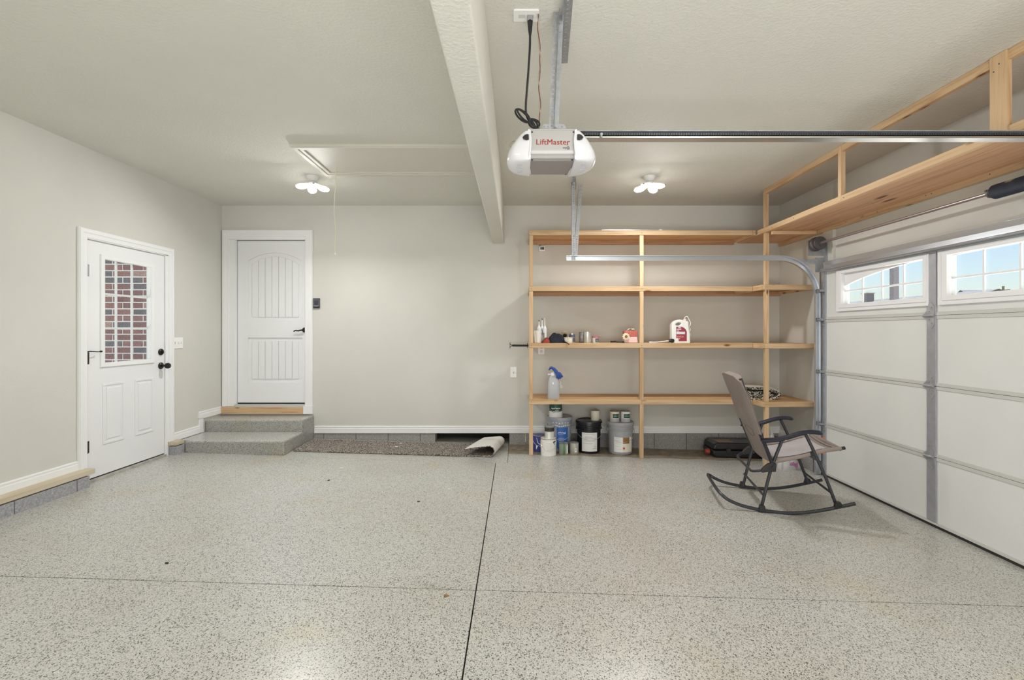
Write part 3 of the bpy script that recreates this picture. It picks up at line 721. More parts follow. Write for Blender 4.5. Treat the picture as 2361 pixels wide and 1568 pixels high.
b = MB(); b.box(2.86, 3.20, 4.920, 4.924, 2.085, 2.135); b.box(3.10, 3.20, 4.921, 4.925, 2.0, 2.15); b.build('flag_bracket', M_galv, tr, smooth=0)
for z in zs[1:4] + [1.80]:
    rx = 3.112
    b = MB(); b.lathe([(.0, -.012), (.018, -.011), (.021, -.004), (.021, .004), (.018, .008), (0, .009)], (rx, 4.902, z), 14, 'y'); b.tube([(rx, 4.905, z), (rx, 4.83, z)], .0055, 8)
    r = b.build('roller', M_galv, tr)
    b = MB(); b.box(rx - .012, DX - .014, 4.850, 4.872, z - .014, z - .010); b.box(rx - .012, DX - .014, 4.850, 4.854, z - .014, z + .016); b.box(DX - .018, DX - .012, 4.845, 4.915, z - .035, z + .035); b.build('roller_bracket', M_galv, tr, smooth=0)

def perf_strip(b, x, L, w, pitch, r, fn, off=0):
    holes = [circ(0, -L / 2 + pitch * (k + .6), r, 8) for k in range(int(L / pitch))]
    b.mesh(curve_mesh([rect(-w / 2, w / 2, -L / 2, L / 2)] + holes, .0009), fn)
def perf_angle(name, a, c, u, v, w, m, parent, pitch=.024):
    """perforated angle iron from a to c, flanges along u and v"""
    a, c, u, v = Vector(a), Vector(c), Vector(u).normalized(), Vector(v).normalized(); d = (c - a); L = d.length; d.normalize(); mid = (a + c) / 2
    b = MB()
    for q, o_ in ((u, v), (v, u)):
        perf_strip(b, 0, L, w, pitch, .0052, lambda p, q=q, o_=o_: mid + d * p.y + q * (p.x + w / 2) + o_ * p.z)
    return b.build(name, m, parent, smooth=0)
perf_angle('hanger_angle', (.575, 4.905, 2.115), (.575, 4.905, ZC - .004), (1, 0, 0), (0, 1, 0), .036, M_galv, tr)
perf_angle('hanger_angle', (.598, 4.902, 2.16), (.655, 4.94, ZC - .02), (1, 0, -.05), (0, 1, 0), .034, M_galv, tr)
perf_angle('ceiling_angle', (.565, 4.74, ZC - .003), (.615, 5.16, ZC - .003), (1, -.1, 0), (0, 0, -1), .034, M_galv2, tr)

ts = thing('torsion_spring', 'torsion shaft with cable drum and navy spring above the overhead door', 'spring', (3.09, 2.4, 2.285))
b = MB(); b.tube([(3.09, -.05, 2.285), (3.09, 4.93, 2.285)], .0128, 12); b.build('shaft', mat('shaft_steel', (.42, .38, .39), .35, .8), ts)
b = MB(); b.lathe([(0, 4.80), (.030, 4.80), (.032, 4.812), (.062, 4.815), (.066, 4.82), (.066, 4.832), (.058, 4.836), (.055, 4.87), (.066, 4.875), (.072, 4.885), (.072, 4.90), (.02, 4.905), (0, 4.905)], (3.09, 0, 2.285), 28, 'y'); b.build('cable_drum', mat('cast_dark', (.11, .10, .105), .4, .4), ts)
b = MB(); b.box(3.03, 3.20, 4.925, 4.930, 2.17, 2.33); b.box(3.196, 3.20, 4.88, 4.93, 2.10, 2.33); b.tube([(3.09, 4.93, 2.285), (3.09, 4.96, 2.285)], .02, 12); b.build('bearing_bracket', M_galv, ts, smooth=30)
prof = [(.016, 3.085), (.034, 3.085), (.036, 3.07)]
q = 3.065
while q > 1.75:
    prof += [(.041, q), (.047, q - .0035), (.041, q - .007)]; q -= .007
prof += [(.034, q - .01), (.016, q - .01)]
m, nt, bb = nodes('spring_navy'); tc = N(nt, 'TexCoord'); nz = N(nt, 'TexNoise'); nz.inputs['Scale'].default_value = 9; nt.links.new(tc.outputs['Object'], nz.inputs['Vector'])
rp = ramp(nt, [(.50, (.035, .04, .06)), (.60, (.05, .055, .08)), (.66, (.40, .33, .20))]); nt.links.new(nz.outputs['Fac'], rp.inputs['Fac']); nt.links.new(rp.outputs['Color'], bb.inputs['Base Color']); bb.inputs['Roughness'].default_value = .4
b = MB(); b.lathe(prof, (3.09, 0, 2.285), 20, 'y'); b.build('spring_coil', m, ts, smooth=20)
b = MB(); b.lathe([(.016, 3.10), (.030, 3.10), (.033, 3.085), (.033, 3.06), (.016, 3.06)], (3.09, 0, 2.285), 18, 'y'); b.lathe([(.007, -.012), (.007, 0)], (3.06, 3.10, 2.30), 6, 'y'); b.build('winding_cone', mat('cone_grey', (.20, .19, .20), .4, .5), ts)

# ------------------------------------------------------------------ shelves of construction lumber
sh = thing('shelf_unit', 'open pine lumber shelf unit filling the corner of the back wall', 'shelves', (1.65, 5.58, fz(1.65)))
HR = .055
levels = [2.522, 1.893, 1.256, .623]
def part(name, m, dims, parent=sh, bev=.0025):
    b = MB(); b.box(*dims); return b.build(name, m, parent, smooth=0, bevel=bev, seg=1)
FY = 5.33; CY = 5.14; PX = 2.695
for x in (.146, 1.388):
    zt = levels[0] - HR
    edges = [fz(x) + .001] + [q for z in reversed(levels[1:]) for q in (z - HR, z)] + [zt]
    for a, c in zip(edges[0::2], edges[1::2]): part('post', WZ, (x, x + .044, FY, FY + .040, a + .0005, c - .0005))
edges = [fz(2.716) + .001, levels[3] - HR, levels[3], levels[2] - HR, levels[2], levels[1] - HR, levels[1], 2.458]
for a, c in zip(edges[0::2], edges[1::2]): part('post', WZ, (PX, PX + .044, CY, CY + .038, a + .0005, c - .0005))
for i, z in enumerate(levels):
    rb = z - HR; xl = .146
    part('front_rail', WX, (xl, 2.655, FY - .002, FY + .036, rb, z))
    part('end_rail', WY, (xl, xl + .038, FY + .038, YB - .04, rb, z))
    part('wall_rail', WL_, (xl, XR_ - .001 if i else 2.66, YB - .038, YB - .001, rb - (.018 if i < 2 else 0), z - .022))
    if i:
        part('side_rail', WY, (2.658, PX + .002, CY + .0, YB - .04, rb, z))
        part('front_rail', WX, (PX + .0, XR_ - .002, CY - .001, CY + .036, rb, z))
        part('corner_rail', WY, (XR_ - .038, XR_ - .001, CY + .04, YB - .04, rb, z - .022))
        part('shelf_board', WP, (PX + .004, XR_ - .002, CY + .037, YB - .002, z - .020, z - .0015))
    else:
        part('side_rail', WY, (2.658, PX - .006, FY - .002, YB - .04, rb, z))
    # plank floor: three boards front to back
    w = (YB - .002 - (FY + .038)) / 2
    for k in range(2): part('shelf_board', WP, (xl + .04, 2.656, FY + .038 + k * w + .001, FY + .038 + (k + 1) * w - .001, z - .020, z - .001))

oh = thing('overhead_shelf', 'long pine shelf hung from the ceiling above the overhead door', 'shelf', (2.95, 2.5, 2.46))
XO = 2.69
OZ = 2.514
for a, c in ((-.5, 2.62), (2.62, 5.30), ):
    part('front_rail', WY, (XO, XO + .038, a + .001, c - .001, OZ - HR, OZ), oh, .006)
    part('wall_ledger', WY, (XR_ - .040, XR_ - .001, a + .001, c - .001 if c < 5 else YB - .05, 2.418, 2.470), oh)
    part('ceiling_rail', WY, (XO + .002, XO + .040, a + .001, (c if c < 5 else 5.175) - .001, ZC - .056, ZC - .001), oh)
bw = (XR_ - .003 - (XO + .002)) / 2
for a, c in ((-.5, 1.9), (1.9, 5.05), (5.05, YB - .045)):
    for k in range(2): part('shelf_board', WPY, (XO + .003 + k * bw + .001, XO + .003 + (k + 1) * bw - .001, a + .001, c - .001, 2.4595, 2.480), oh, .003)
part('cross_piece', WX, (XO + .03, XR_ - .045, 5.03, 5.068, 2.420, 2.457), oh)
part('back_rail', WY, (XR_ - .040, XR_ - .001, -.5, 4.75, 2.482, 2.60), oh)
part('hanging_post', WZ, (XO + .003, XO + .047, CY - .001, CY + .037, OZ + .001, ZC - .001), oh)
part('hanging_post', WZ, (XO - .003, XO + .037, 3.93, 3.968, OZ - HR + .01, ZC - .002), oh)
part('hanging_post', WZ, (XO - .010, XO + .027, 2.60, 2.690, OZ - HR + .01, ZC - .001), oh)
part('hanging_post', WZ, (XO - .003, XO + .037, .9, .938, OZ - HR + .01, ZC - .002), oh)
# nail heads along the rails
def nails(parent, pts, n):
    for p in pts:
        b = MB(); b.lathe([(.0042, -.0012), (.0042, .0003)], p, 7, n); b.build('nail_head', M_slot, parent, smooth=0)
nails(sh, [(x, FY - .002, z - .03) for z in levels for x in (.168, 1.41)] + [(x, YB - .038, levels[1] - .062) for x in (.3, .62, .66, 1.05, 1.5, 1.85, 2.3)] + [(x, YB - .038, levels[0] - .062) for x in (.25, .36, .42, .8, 1.6, 2.0)], 'y')
nails(oh, [(XO - .0005, y, OZ - .03) for y in (5.0, 4.6, 3.9)] + [(XR_ - .040, y, 2.445) for y in (4.6, 4.2, 3.7, 3.65, 3.2)] + [(XO - .010, y, z) for y, z in ((2.635, 2.87), (2.665, 2.84), (2.64, 2.49))], 'x')
# slim metal strip lying on the top shelf
ms = thing('metal_strip', 'thin grey metal strip lying on the top shelf edge', 'strip', (1.46, 5.42, 2.521))
b = MB(); b.box(.97, 1.94, 5.38, 5.44, 2.521, 2.531); b.box(.97, 1.94, 5.38, 5.383, 2.531, 2.543); b.build('channel', M_track, ms, smooth=0)
for x in (1.22, 1.62):
    b = MB(); b.box(x, x + .03, 5.378, 5.442, 2.530, 2.545); b.build('tape_band', M_whitepl, ms, smooth=0)

# ------------------------------------------------------------------ door opener and what hangs with it
op = thing('door_opener', 'silver garage door opener with white lamp covers hung from the ceiling', 'opener', (.175, 2.40, 2.22))
M_case = mat('opener_silver', (.42, .41, .40), .42, .2); M_case2 = mat('opener_under', (.30, .275, .27), .45, .2)
M_lens = mat('opener_lens', (.70, .70, .73), .25, coat=.3)
ox0, ox1, of, ob = .064, .286, 2.285, 2.520
b = MB()
prof = [(of, 2.352), (of - .002, 2.262), (of + .001, 2.247), (of + .006, 2.240), (of + .002, 2.232), (of + .010, 2.222), (of + .03, 2.2185), (ob, 2.2185), (ob, 2.355)]
b.prism(prof, 'x', ox0, ox1); b.build('case', M_case, op, smooth=25)
b = MB(); b.box(ox0 + .008, ox1 - .008, of + .03, ob - .004, 2.2155, 2.2190); b.build('bottom_plate', M_case2, op, smooth=0)
b = MB(); b.box(ox0 - .006, ox1 + .008, of - .001, ob, 2.352, 2.360); b.build('top_plate', M_case, op, smooth=0, bevel=.002, seg=1)
prof2 = [(2.358, .0), (2.356, .035), (2.340, .056), (2.315, .077), (2.29, .094), (2.265, .106), (2.24, .110), (2.222, .104), (2.209, .088), (2.2035, .060), (2.202, .0)]
for sg, xe in ((-1, ox0), (1, ox1)):
    A = []; ny = 17
    for k in range(ny):
        t = -1 + 2 * k / (ny - 1); y = 2.402 + t * .128
        m_ = (1 - abs(t) ** 3.2) ** (1 / 2.2)
        row = []
        for z, e in prof2:
            zc = 2.28 + (z - 2.28) * (.90 + .10 * (1 - t * t))
            row.append(Vector((xe + sg * (e * m_ + .0005), y, zc)))
        A.append(row)
    B = [[Vector((xe - sg * .006, p.y, p.z)) for p in row] for row in A]
    b = MB(); b.shell(A, B); cv = b.build('lamp_cover', M_lens, op, smooth=50)
    b = MB()
    P3 = smooth_path([(xe + sg * .003, of - .006, 2.354), (xe - sg * .006, of - .010, 2.31), (xe - sg * .004, of - .012, 2.26), (xe + sg * .002, of - .006, 2.225), (xe + sg * .008, 2.34, 2.2145), (xe - sg * .004, 2.42, 2.2135), (xe - sg * .010, 2.50, 2.214)], 4)
    b.tube(P3, .0045, 8); b.build('cover_rim', M_lens, cv)
    for k in range(6):
        w = .030 - .003 * abs(k - 2); b = MB(); b.box(xe + sg * .045 - w / 2, xe + sg * .045 + w / 2, 2.335 + k * .022, 2.341 + k * .022, 2.2010 + (.0012 if k in (0, 5) else 0), 2.2040); b.build('vent_slot', mat('vent_grey', (.45, .46, .50), .5) if 'vent_grey' not in bpy.data.materials else bpy.data.materials['vent_grey'], cv, smooth=0)
    b = MB(); poly = [(0, 0), (.010, .010), (.020, .014), (.029, .013), (.030, -.012), (.018, -.013), (.006, -.008)]
    bx = xe - .033 if sg < 0 else xe + .036
    pts = [(bx + (-sg * p if sg < 0 else -p) * (1 if sg < 0 else 1), q + 2.314) for p, q in poly]
    yy = 2.288
    b.prism(pts, 'y', yy - .020, yy + .02); b.build('release_tab', M_black, cv, smooth=0, bevel=.001, seg=1)
def flat_y(me, x, y, z): b = MB(); b.mesh(me, lambda v: Vector((x + v.x, y - v.z, z + v.y))); return b
M_red = mat('print_red', (.28, .035, .03), .5); M_ink = mat('print_black', (.03, .03, .03), .5)
tm = text_mesh('LiftMaster', .0375, .0004, 0, 0, 1.06); b = MB()
for q_ in (-.0009, -.0003, .0003, .0009): b.mesh(tm, lambda v: Vector((.1765 + v.x + q_, of - .0015 - v.z - q_ * .05, 2.294 + v.y)))
o = b.build('brand_text', M_red, op, smooth=0)
b = flat_y(text_mesh('my', .0135, .0004, 0, .0002), .2335, of - .0024, 2.2675); b.mesh(curve_mesh([circ(.2495, 2.2665, .0072, 18), circ(.2495, 2.2665, .0052, 18)], .0004), lambda v: Vector((v.x, of - .0024 - v.z, v.y))); b.mesh(curve_mesh([circ(.2495, 2.2665, .0026, 12), circ(.2495, 2.2665, .0012, 10)], .0004), lambda v: Vector((v.x, of - .0024 - v.z, v.y)))
b.bar((.2520, of - .0026, 2.2640), (.2565, of - .0026, 2.2600), .0006, .0018)
b.tube([(.246 + .006 * math.cos(t), of - .002, 2.2775 + .0045 * math.sin(t)) for t in [.3 + q * .4 for q in range(7)]], .0006, 5)
b.build('emblem', M_ink, op, smooth=0)
for x, z, y in ((.077, 2.343, of), (.276, 2.343, of), (.078, 2.2182, of + .02), (.272, 2.2182, of + .02), (.074, 2.2165, ob - .008), (.262, 2.2165, ob - .008)):
    b = MB(); b.lathe([(.0038, -.003), (.0038, .001)], (x, y, z), 8, 'y' if z > 2.3 else 'z'); b.build('screw', M_black, op, smooth=0)
b = MB(); b.tube(smooth_path([(.012, 2.46, 2.352), (-.004, 2.455, 2.368), (-.024, 2.45, 2.360), (-.033, 2.448, 2.343), (-.022, 2.447, 2.332), (-.010, 2.446, 2.328)], 5), .0018, 6); b.build('antenna_wire', mat('wire_tan', (.35, .30, .18), .5), op)
hm = [(-.058, 0), (.068, 0), (.055, .03), (-.045, .03)]
b = MB(); b.mesh(curve_mesh([[(p + .173, q + 2.357) for p, q in hm]] + [circ(.173 + q, 2.373, .004, 8) for q in (-.042, -.026, .026, .042)], .001), lambda v: Vector((v.x + .006, 2.300 - v.z, v.y + .002))); b.build('hanger_plate', M_galv, op, smooth=0)
# hanger straps
hn = thing('opener_hanger', 'perforated steel strap and ceiling angle holding the garage door opener', 'bracket', (.20, 2.40, ZC))
perf_angle('hanger_strap', (.184, 2.296, 2.362), (.207, 2.292, ZC - .004), (-1, 0, 0), (0, -1, 0), .026, M_galv, hn, .0225)
b = MB(); b.bar((.195, 2.293, 2.363), (.218, 2.290, ZC - .02), .020, .003, (0, 1, 0)); b.build('strap', M_galv, hn, smooth=0)
perf_angle('ceiling_angle', (.207, 2.02, ZC - .002), (.250, 2.735, ZC - .002), (1, -.06, 0), (0, 0, -1), .046, M_galv, hn, .030)
for p in ((.212, 2.287, ZC - .06), (.21, 2.288, ZC - .10), (.195, 2.290, 2.372)):
    b = MB(); b.lathe([(.007, -.006), (.007, 0)], p, 6, 'y'); b.build('bolt', M_galv, hn, smooth=0)
# drive rail with its chain
dr = thing('drive_rail', 'dark steel chain rail running from the opener to the door wall', 'rail', (1.8, 2.40, 2.36))
rx0, rx1 = .300, 3.16
b = MB(); b.box(rx0, rx1, 2.385, 2.43, 2.392, 2.3955); b.box(rx0, rx1, 2.423, 2.4265, 2.356, 2.392); b.build('channel', M_galv2, dr, smooth=0)
b = MB(); b.box(rx0, rx1, 2.376, 2.430, 2.3535, 2.3565); b.prism([(2.3755, 2.3535), (2.3785, 2.3535), (2.3785, 2.3615), (2.3755, 2.3615)], 'x', rx0, rx1); b.build('lower_lip', mat('rail_bright', (.66, .66, .66), .25, .9), dr, smooth=0)
b = MB(); b.box(rx0, rx1, 2.416, 2.4225, 2.358, 2.391); b.build('shadow_strip', mat('rail_black', (.02, .02, .022), .5), dr, smooth=0)
M_chain = mat('chain_steel', (.10, .10, .105), .4, .6)
b = MB(); x = rx0 + .02
while x < rx1 - .01:
    b.box(x, x + .0085, 2.402, 2.412, 2.379, 2.3875); x += .0125
b.box(rx0, rx1, 2.404, 2.410, 2.3815, 2.385); o = b.build('chain', M_chain, dr, smooth=0); tag(o, None, None, None, 'stuff')
b = MB(); b.tube([(.425, 2.382, 2.3665), (.425, 2.36, 2.3665)], .007, 8); b.lathe([(.006, -.004), (.006, .004)], (.425, 2.37, 2.357), 6); b.build('stop_bolt', M_galv, dr)
# ceiling outlet, power cord, bell wire
co, Mx = plate('ceiling_outlet', 'white outlet plate on the ceiling with a black plug in it', 'outlet', (.049, 2.318, ZC), (1, 0, 0), .122, .080, (0, 0, -1), [])
for x in (.028, .070):
    b = MB(); b.box(x - .017, x + .017, 2.304, 2.332, ZC - .009, ZC - .005); b.build('socket', M_toggle, co, smooth=0, bevel=.004)
cd = thing('power_cord', 'black opener power cord with a bundled loop', 'cord', (.068, 2.318, ZC))
b = MB(); b.box(.054, .082, 2.304, 2.332, ZC - .034, ZC - .008); b.build('plug_cap', mat('plug_grey', (.30, .30, .31), .4), cd, smooth=0, bevel=.005)
b = MB(); b.tube([(.068, 2.318, ZC - .03), (.068, 2.319, ZC - .075), (.068, 2.32, ZC - .10)], [.014, .010, .006], 10); b.build('plug', M_black, cd)
pts = smooth_path([(.068, 2.32, ZC - .095), (.067, 2.325, 2.77), (.060, 2.33, 2.66), (.054, 2.335, 2.58), (.048, 2.34, 2.50), (.052, 2.345, 2.45), (.075, 2.35, 2.405)], 6)
b = MB(); b.tube(pts, .0055, 8)
b.build('cable', M_black, cd)
def loop(cx, cz, rx, rz, rot, y0, turns, ph=0):
    out = []
    for k in range(int(turns * 18) + 1):
        t = 2 * PI * k / 18 + ph; a, c = rx * math.cos(t), rz * math.sin(t)
        out.append((cx + a * math.cos(rot) - c * math.sin(rot), y0 + .010 * math.sin(t * .5), cz + a * math.sin(rot) + c * math.cos(rot)))
    return out
b = MB()
b.tube(loop(.032, 2.448, .046, .020, -.75, 2.335, 1.0), .005, 7, closed=False); b.tube(loop(.036, 2.444, .044, .012, -.85, 2.326, 1.0), .005, 7)
b.tube(loop(.088, 2.402, .028, .020, -.5, 2.318, 1.0), .005, 7); b.tube(loop(.085, 2.400, .026, .013, -.9, 2.309, 1.0), .005, 7)
b.tube(smooth_path([(.060, 2.325, 2.425), (.075, 2.32, 2.41), (.09, 2.318, 2.385), (.10, 2.33, 2.362)], 5), .0075, 7)
b.build('cable_bundle', M_black, cd)
bw_ = thing('bell_wire', 'thin red and white bell wire beside the black power cord', 'wire', (.106, 2.30, ZC))
base = [(.106, 2.300, ZC - .004), (.107, 2.315, 2.86), (.115, 2.33, 2.78), (.119, 2.335, 2.70), (.112, 2.335, 2.62), (.116, 2.34, 2.55), (.119, 2.345, 2.48), (.115, 2.35, 2.42), (.104, 2.355, 2.362)]
sp = smooth_path(base, 8)
for k, m in enumerate((mat('wire_red', (.16, .05, .03), .5), mat('wire_white', (.38, .31, .25), .5))):
    P = [p + Vector((math.cos(i * .42 + k * PI) * .003, math.sin(i * .42 + k * PI) * .003, 0)) for i, p in enumerate(sp)]
    b = MB(); b.tube(P, .0022, 6); b.build('strand', m, bw_)

# ------------------------------------------------------------------ black bar sticking out beside the shelf
bc = thing('bar_clamp', 'black bar with a forked end sticking out of the third shelf', 'clamp', (.04, 5.60, 1.219))
b = MB(); b.tube([(.19, 5.60, 1.219), (-.045, 5.60, 1.221)], .0125, 8); b.build('bar', M_black, bc)
b = MB(); P = smooth_path([(-.072, 5.60, 1.258), (-.070, 5.60, 1.236), (-.045, 5.60, 1.221), (-.070, 5.60, 1.206), (-.072, 5.60, 1.186)], 5); b.tube(P, .004, 6); b.tube([(-.072, 5.60, 1.25), (-.0725, 5.6, 1.19)], .003, 6); b.build('fork', mat('clamp_brown', (.10, .08, .07), .5, .4), bc)
b = MB(); b.tube([(.135, 5.6, 1.19), (.135, 5.6, 1.25)], .004, 6); b.build('cross_pin', M_black, bc)

# ------------------------------------------------------------------ rocking chair (u forward, v towards the back wall, z up)
ch = thing('rocking_chair', 'folding rocking chair with grey tubes and taupe fabric facing the overhead door', 'chair', (2.23, 4.05, fz(2.23)))
ch.rotation_euler = (0, 0, math.radians(-11.8)); WL[ch.name] = Vector((0, 0, 0))
M_tube = mat('chair_tube', (.040, .042, .050), .4, .3, coat=.1); M_arm = mat('chair_arm_navy', (.012, .014, .028), .38)
def fabric(name, c, var=.06):
    m, nt, b = nodes(name); L = nt.links.new
    tc = N(nt, 'TexCoord'); n = N(nt, 'TexNoise'); n.inputs['Scale'].default_value = 9; n.inputs['Detail'].default_value = 4; L(tc.outputs['Object'], n.inputs['Vector'])
    r = ramp(nt, [(.3, [x * (1 - var) for x in c]), (.7, [x * (1 + var) for x in c])]); L(n.outputs['Fac'], r.inputs['Fac']); L(r.outputs['Color'], b.inputs['Base Color'])
    w = N(nt, 'TexNoise'); w.inputs['Scale'].default_value = 420; L(tc.outputs['Object'], w.inputs['Vector'])
    n4 = N(nt, 'TexNoise'); n4.inputs['Scale'].default_value = 14; L(tc.outputs['Object'], n4.inputs['Vector'])
    ad = N(nt, 'Math', operation='MULTIPLY_ADD'); ad.inputs[1].default_value = 6; L(n4.outputs['Fac'], ad.inputs[0]); L(w.outputs['Fac'], ad.inputs[2])
    bp = N(nt, 'Bump'); bp.inputs['Strength'].default_value = .3; bp.inputs['Distance'].default_value = .003; L(ad.outputs['Value'], bp.inputs['Height']); L(bp.outputs['Normal'], b.inputs['Normal'])
    b.inputs['Roughness'].default_value = .85; return m
M_fab = fabric('taupe_fabric', (.265, .218, .198)); M_fab2 = fabric('seat_fabric', (.46, .43, .44)); M_seam = mat('seam_dark', (.10, .085, .08), .8)
def lp(nm, m, mb, parent=ch, **k):
    o = mb.build(nm, m, parent, **k); return o
W = .30
# runners: one bent tube
half = [(.452, .122), (.335, .086), (.19, .045), (.066, .021), (-.05, .0135), (-.195, .021), (-.345, .045), (-.44, .078), (-.487, .106)]
near = smooth_path([(u, -W, z) for u, z in half], 4); far = smooth_path([(u, W, z) for u, z in half], 4)
corner_n = [(-.512, -W + .035, .124), (-.522, -W + .09, .130)]; corner_f = [(-.522, W - .09, .130), (-.512, W - .035, .124)]
P = near + [Vector(p) for p in corner_n] + [Vector((-.524, 0, .131))] + [Vector(p) for p in corner_f] + list(reversed(far))
b = MB(); b.tube(P, .0135, 10); lp('runner', M_tube, b)
for v in (-W, W):
    sg = -1 if v < 0 else 1
    b = MB(); b.tube([(.452, v, .122), (.456, v, .1232)], .0145, 10); lp('end_cap', mat('cap_brown', (.09, .06, .05), .6) if v < 0 else bpy.data.materials['cap_brown'], b)
    vi = v - sg * .022
    b = MB(); b.tube(round_path([(-.205, vi, .035), (-.135, vi, .355), (-.045, vi, .605)], .12, 5), .0125, 9); lp('rear_leg', M_tube, b)
    b = MB(); b.tube([(.338, vi, .085), (.265, vi, .295), (.160, vi, .545), (.112, vi, .650)], .0125, 9); lp('front_leg', M_tube, b)
    for u, z in ((-.205, .030), (.338, .098)):
        b = MB(); b.prism([(u - .030, z - .022), (u + .030, z - .018 + (.02 if u > 0 else 0)), (u + .014, z + .034), (u - .018, z + .034)], 'y', v - .019, v + .019); lp('runner_clamp', M_black, b, smooth=0, bevel=.004)
    # armrest: flat moulded bar with a soft wave
    va = v + sg * .012
    ap = smooth_path([(-.218, va, .583), (-.16, va, .587), (-.09, va, .596), (-.02, va, .618), (.06, va, .648), (.13, va, .664), (.19, va, .664), (.225, va, .655)], 4)
    r_ = [.030] * len(ap); r_[0] = .012; r_[1] = .022; r_[2] = .027; r_[-1] = .012; r_[-2] = .022; r_[-3] = .028
    b = MB(); b.tube(ap, r_, 14, sy=.58); arm = lp('armrest', M_arm, b)
    for u, z in ((-.045, .597), (.112, .651)):
        b = MB(); b.lathe([(.0045, -.002), (.0045, .002)], (u, va + sg * .0285, z), 8, 'y'); lp('rivet', M_galv, b, arm, smooth=0)
    # back upright
    up = smooth_path([(-.362, v * .93, 1.070), (-.325, v * .95, .95), (-.285, v * .95, .845), (-.25, v * .95, .73), (-.212, v * .96, .62), (-.170, v * .97, .51), (-.128, v * .97, .392), (-.115, v * .97, .36)], 4)
    b = MB(); b.tube(up, .0145, 10); lp('back_upright', M_arm if v < 0 else M_tube, b)
    b = MB(); b.prism([(-.105, .335), (-.10, .40), (-.135, .405), (-.165, .392), (-.195, .366), (-.215, .335), (-.205, .322), (-.165, .330)], 'y', v * .97 - .016, v * .97 + .016); lp('pivot_bracket', M_black, b, smooth=0, bevel=.005)
    b = MB(); b.lathe([(.011, -.02), (.011, .02)], (-.125, v * .97 + sg * .004, .372), 10, 'y'); lp('pivot_bolt', M_black, b)
    # seat side tube with dark end
    st = smooth_path([(-.115, v * .90, .405), (.0, v * .90, .435), (.12, v * .90, .468), (.23, v * .90, .507), (.35, v * .90, .533), (.372, v * .90, .537)], 4)
    b = MB(); b.tube(st, .0155, 10); lp('seat_tube', M_fab, b)
    b = MB(); b.tube([(.366, v * .90, .536), (.398, v * .90, .543)], .0135, 10); lp('tube_end', M_black, b)
    b = MB(); b.bar((.135, v * .92, .478), (.225, v * .95, .425), .012, .016); lp('seat_stay', M_black, b, smooth=0, bevel=.003)
    b = MB(); b.lathe([(.016, -.012), (.016, .012)], (.165, v * .92, .487), 10, 'y'); lp('seat_joint', M_black, b)
b = MB(); b.tube(round_path([(-.165, -W * .97, .352), (-.215, -W * .95, .334), (-.268, -W * .80, .312), (-.268, W * .80, .312), (-.215, W * .95, .334), (-.165, W * .97, .352)], .05, 4), .0105, 9); lp('rear_loop', M_tube, b)
b = MB(); b.tube([(-.195, -W + .02, .142), (-.195, W - .02, .142)], .0095, 9); lp('rear_crossbar', M_tube, b)
b = MB(); b.tube([(.298, -W + .02, .190), (.298, W - .02, .190)], .0095, 9); lp('front_crossbar', M_tube, b)
# backrest fabric
bp_ = smooth_path([(-.368, 0, 1.088), (-.325, 0, .95), (-.285, 0, .845), (-.25, 0, .73), (-.212, 0, .62), (-.170, 0, .51), (-.128, 0, .405)], 4)
def panel(path, halfw, th, sag, n=12, r_top=0, cut=None):
    A, B = [], []
    for i, p in enumerate(path):
        t = (path[min(i + 1, len(path) - 1)] - path[max(i - 1, 0)]).normalized(); nrm = Vector((t.z, 0, -t.x)).normalized()
        ra, rb = [], []
        for k in range(n + 1):
            s = -1 + 2 * k / n
            hw = halfw
            q = p.copy()
            if r_top and i < 4: q = p + t * (-0.0) + Vector((0, 0, -r_top * abs(s) ** 6 * (1 - i / 4)))
            if cut and i >= len(path) - 3: q = p + t * cut(s) * ((i - len(path) + 4) / 3)
            e = th * math.sqrt(max(0, 1 - abs(s) ** 8)) + .001
            o_ = nrm * (sag * (1 - s * s))
            ra.append(Vector((q.x, s * hw, q.z)) + o_ - nrm * e); rb.append(Vector((q.x, s * hw, q.z)) + o_ + nrm * e)
        A.append(ra); B.append(rb)
    b = MB(); b.shell(A, B); return b
low = bp_[11:]
b = panel(low, W * .93, .006, .022); bk = lp('back_fabric', M_fab, b, smooth=60)
b = panel(bp_[:15], W * 1.055, .025, .003, 14, .05, lambda s: .045 * (s * s) - .01 + .03 * s * -.6); lp('back_sleeve', M_fab, b, smooth=60)
# pocket seams on the back
def seam(pts, r=.0022): b = MB(); b.tube(smooth_path(pts, 4), r, 5); return b
def onback(z, s):
    for a, c in zip(bp_, bp_[1:]):
        if c.z <= z <= a.z:
            f_ = (a.z - z) / (a.z - c.z); p = a.lerp(c, f_); t = (c - a).normalized(); nrm = Vector((t.z, 0, -t.x))
            return Vector((p.x, s * W * .93, z)) + nrm * (.022 * (1 - s * s)) + nrm * .0065
for pl_ in ([(.66, .10), (.655, -.25), (.645, -.60)], [(.66, .10), (.62, .08), (.59, -.12)], [(.59, -.12), (.585, -.35), (.60, -.58), (.645, -.60)], [(.56, .35), (.50, .30), (.44, .15)]):
    bs = MB(); bs.tube([onback(z, s) for z, s in pl_], .0022, 5); lp('seam', M_seam, bs, bk)
# seat
sp_ = smooth_path([(-.12, 0, .408), (.0, 0, .430), (.12, 0, .462), (.23, 0, .503), (.35, 0, .530), (.372, 0, .533)], 4)
A, B = [], []
for i, p in enumerate(sp_):
    ra, rb = [], []
    for k in range(13):
        s = -1 + 2 * k / 12; sg_ = -.028 * (1 - s * s) * math.sin(PI * min(1, i / (len(sp_) - 1)))
        ra.append(Vector((p.x, s * W * .90, p.z + sg_ + .012))); rb.append(Vector((p.x, s * W * .90, p.z + sg_ - .004)))
    A.append(ra); B.append(rb)
b = MB(); b.shell(A, B); se = lp('seat_fabric', M_fab, b, smooth=60)
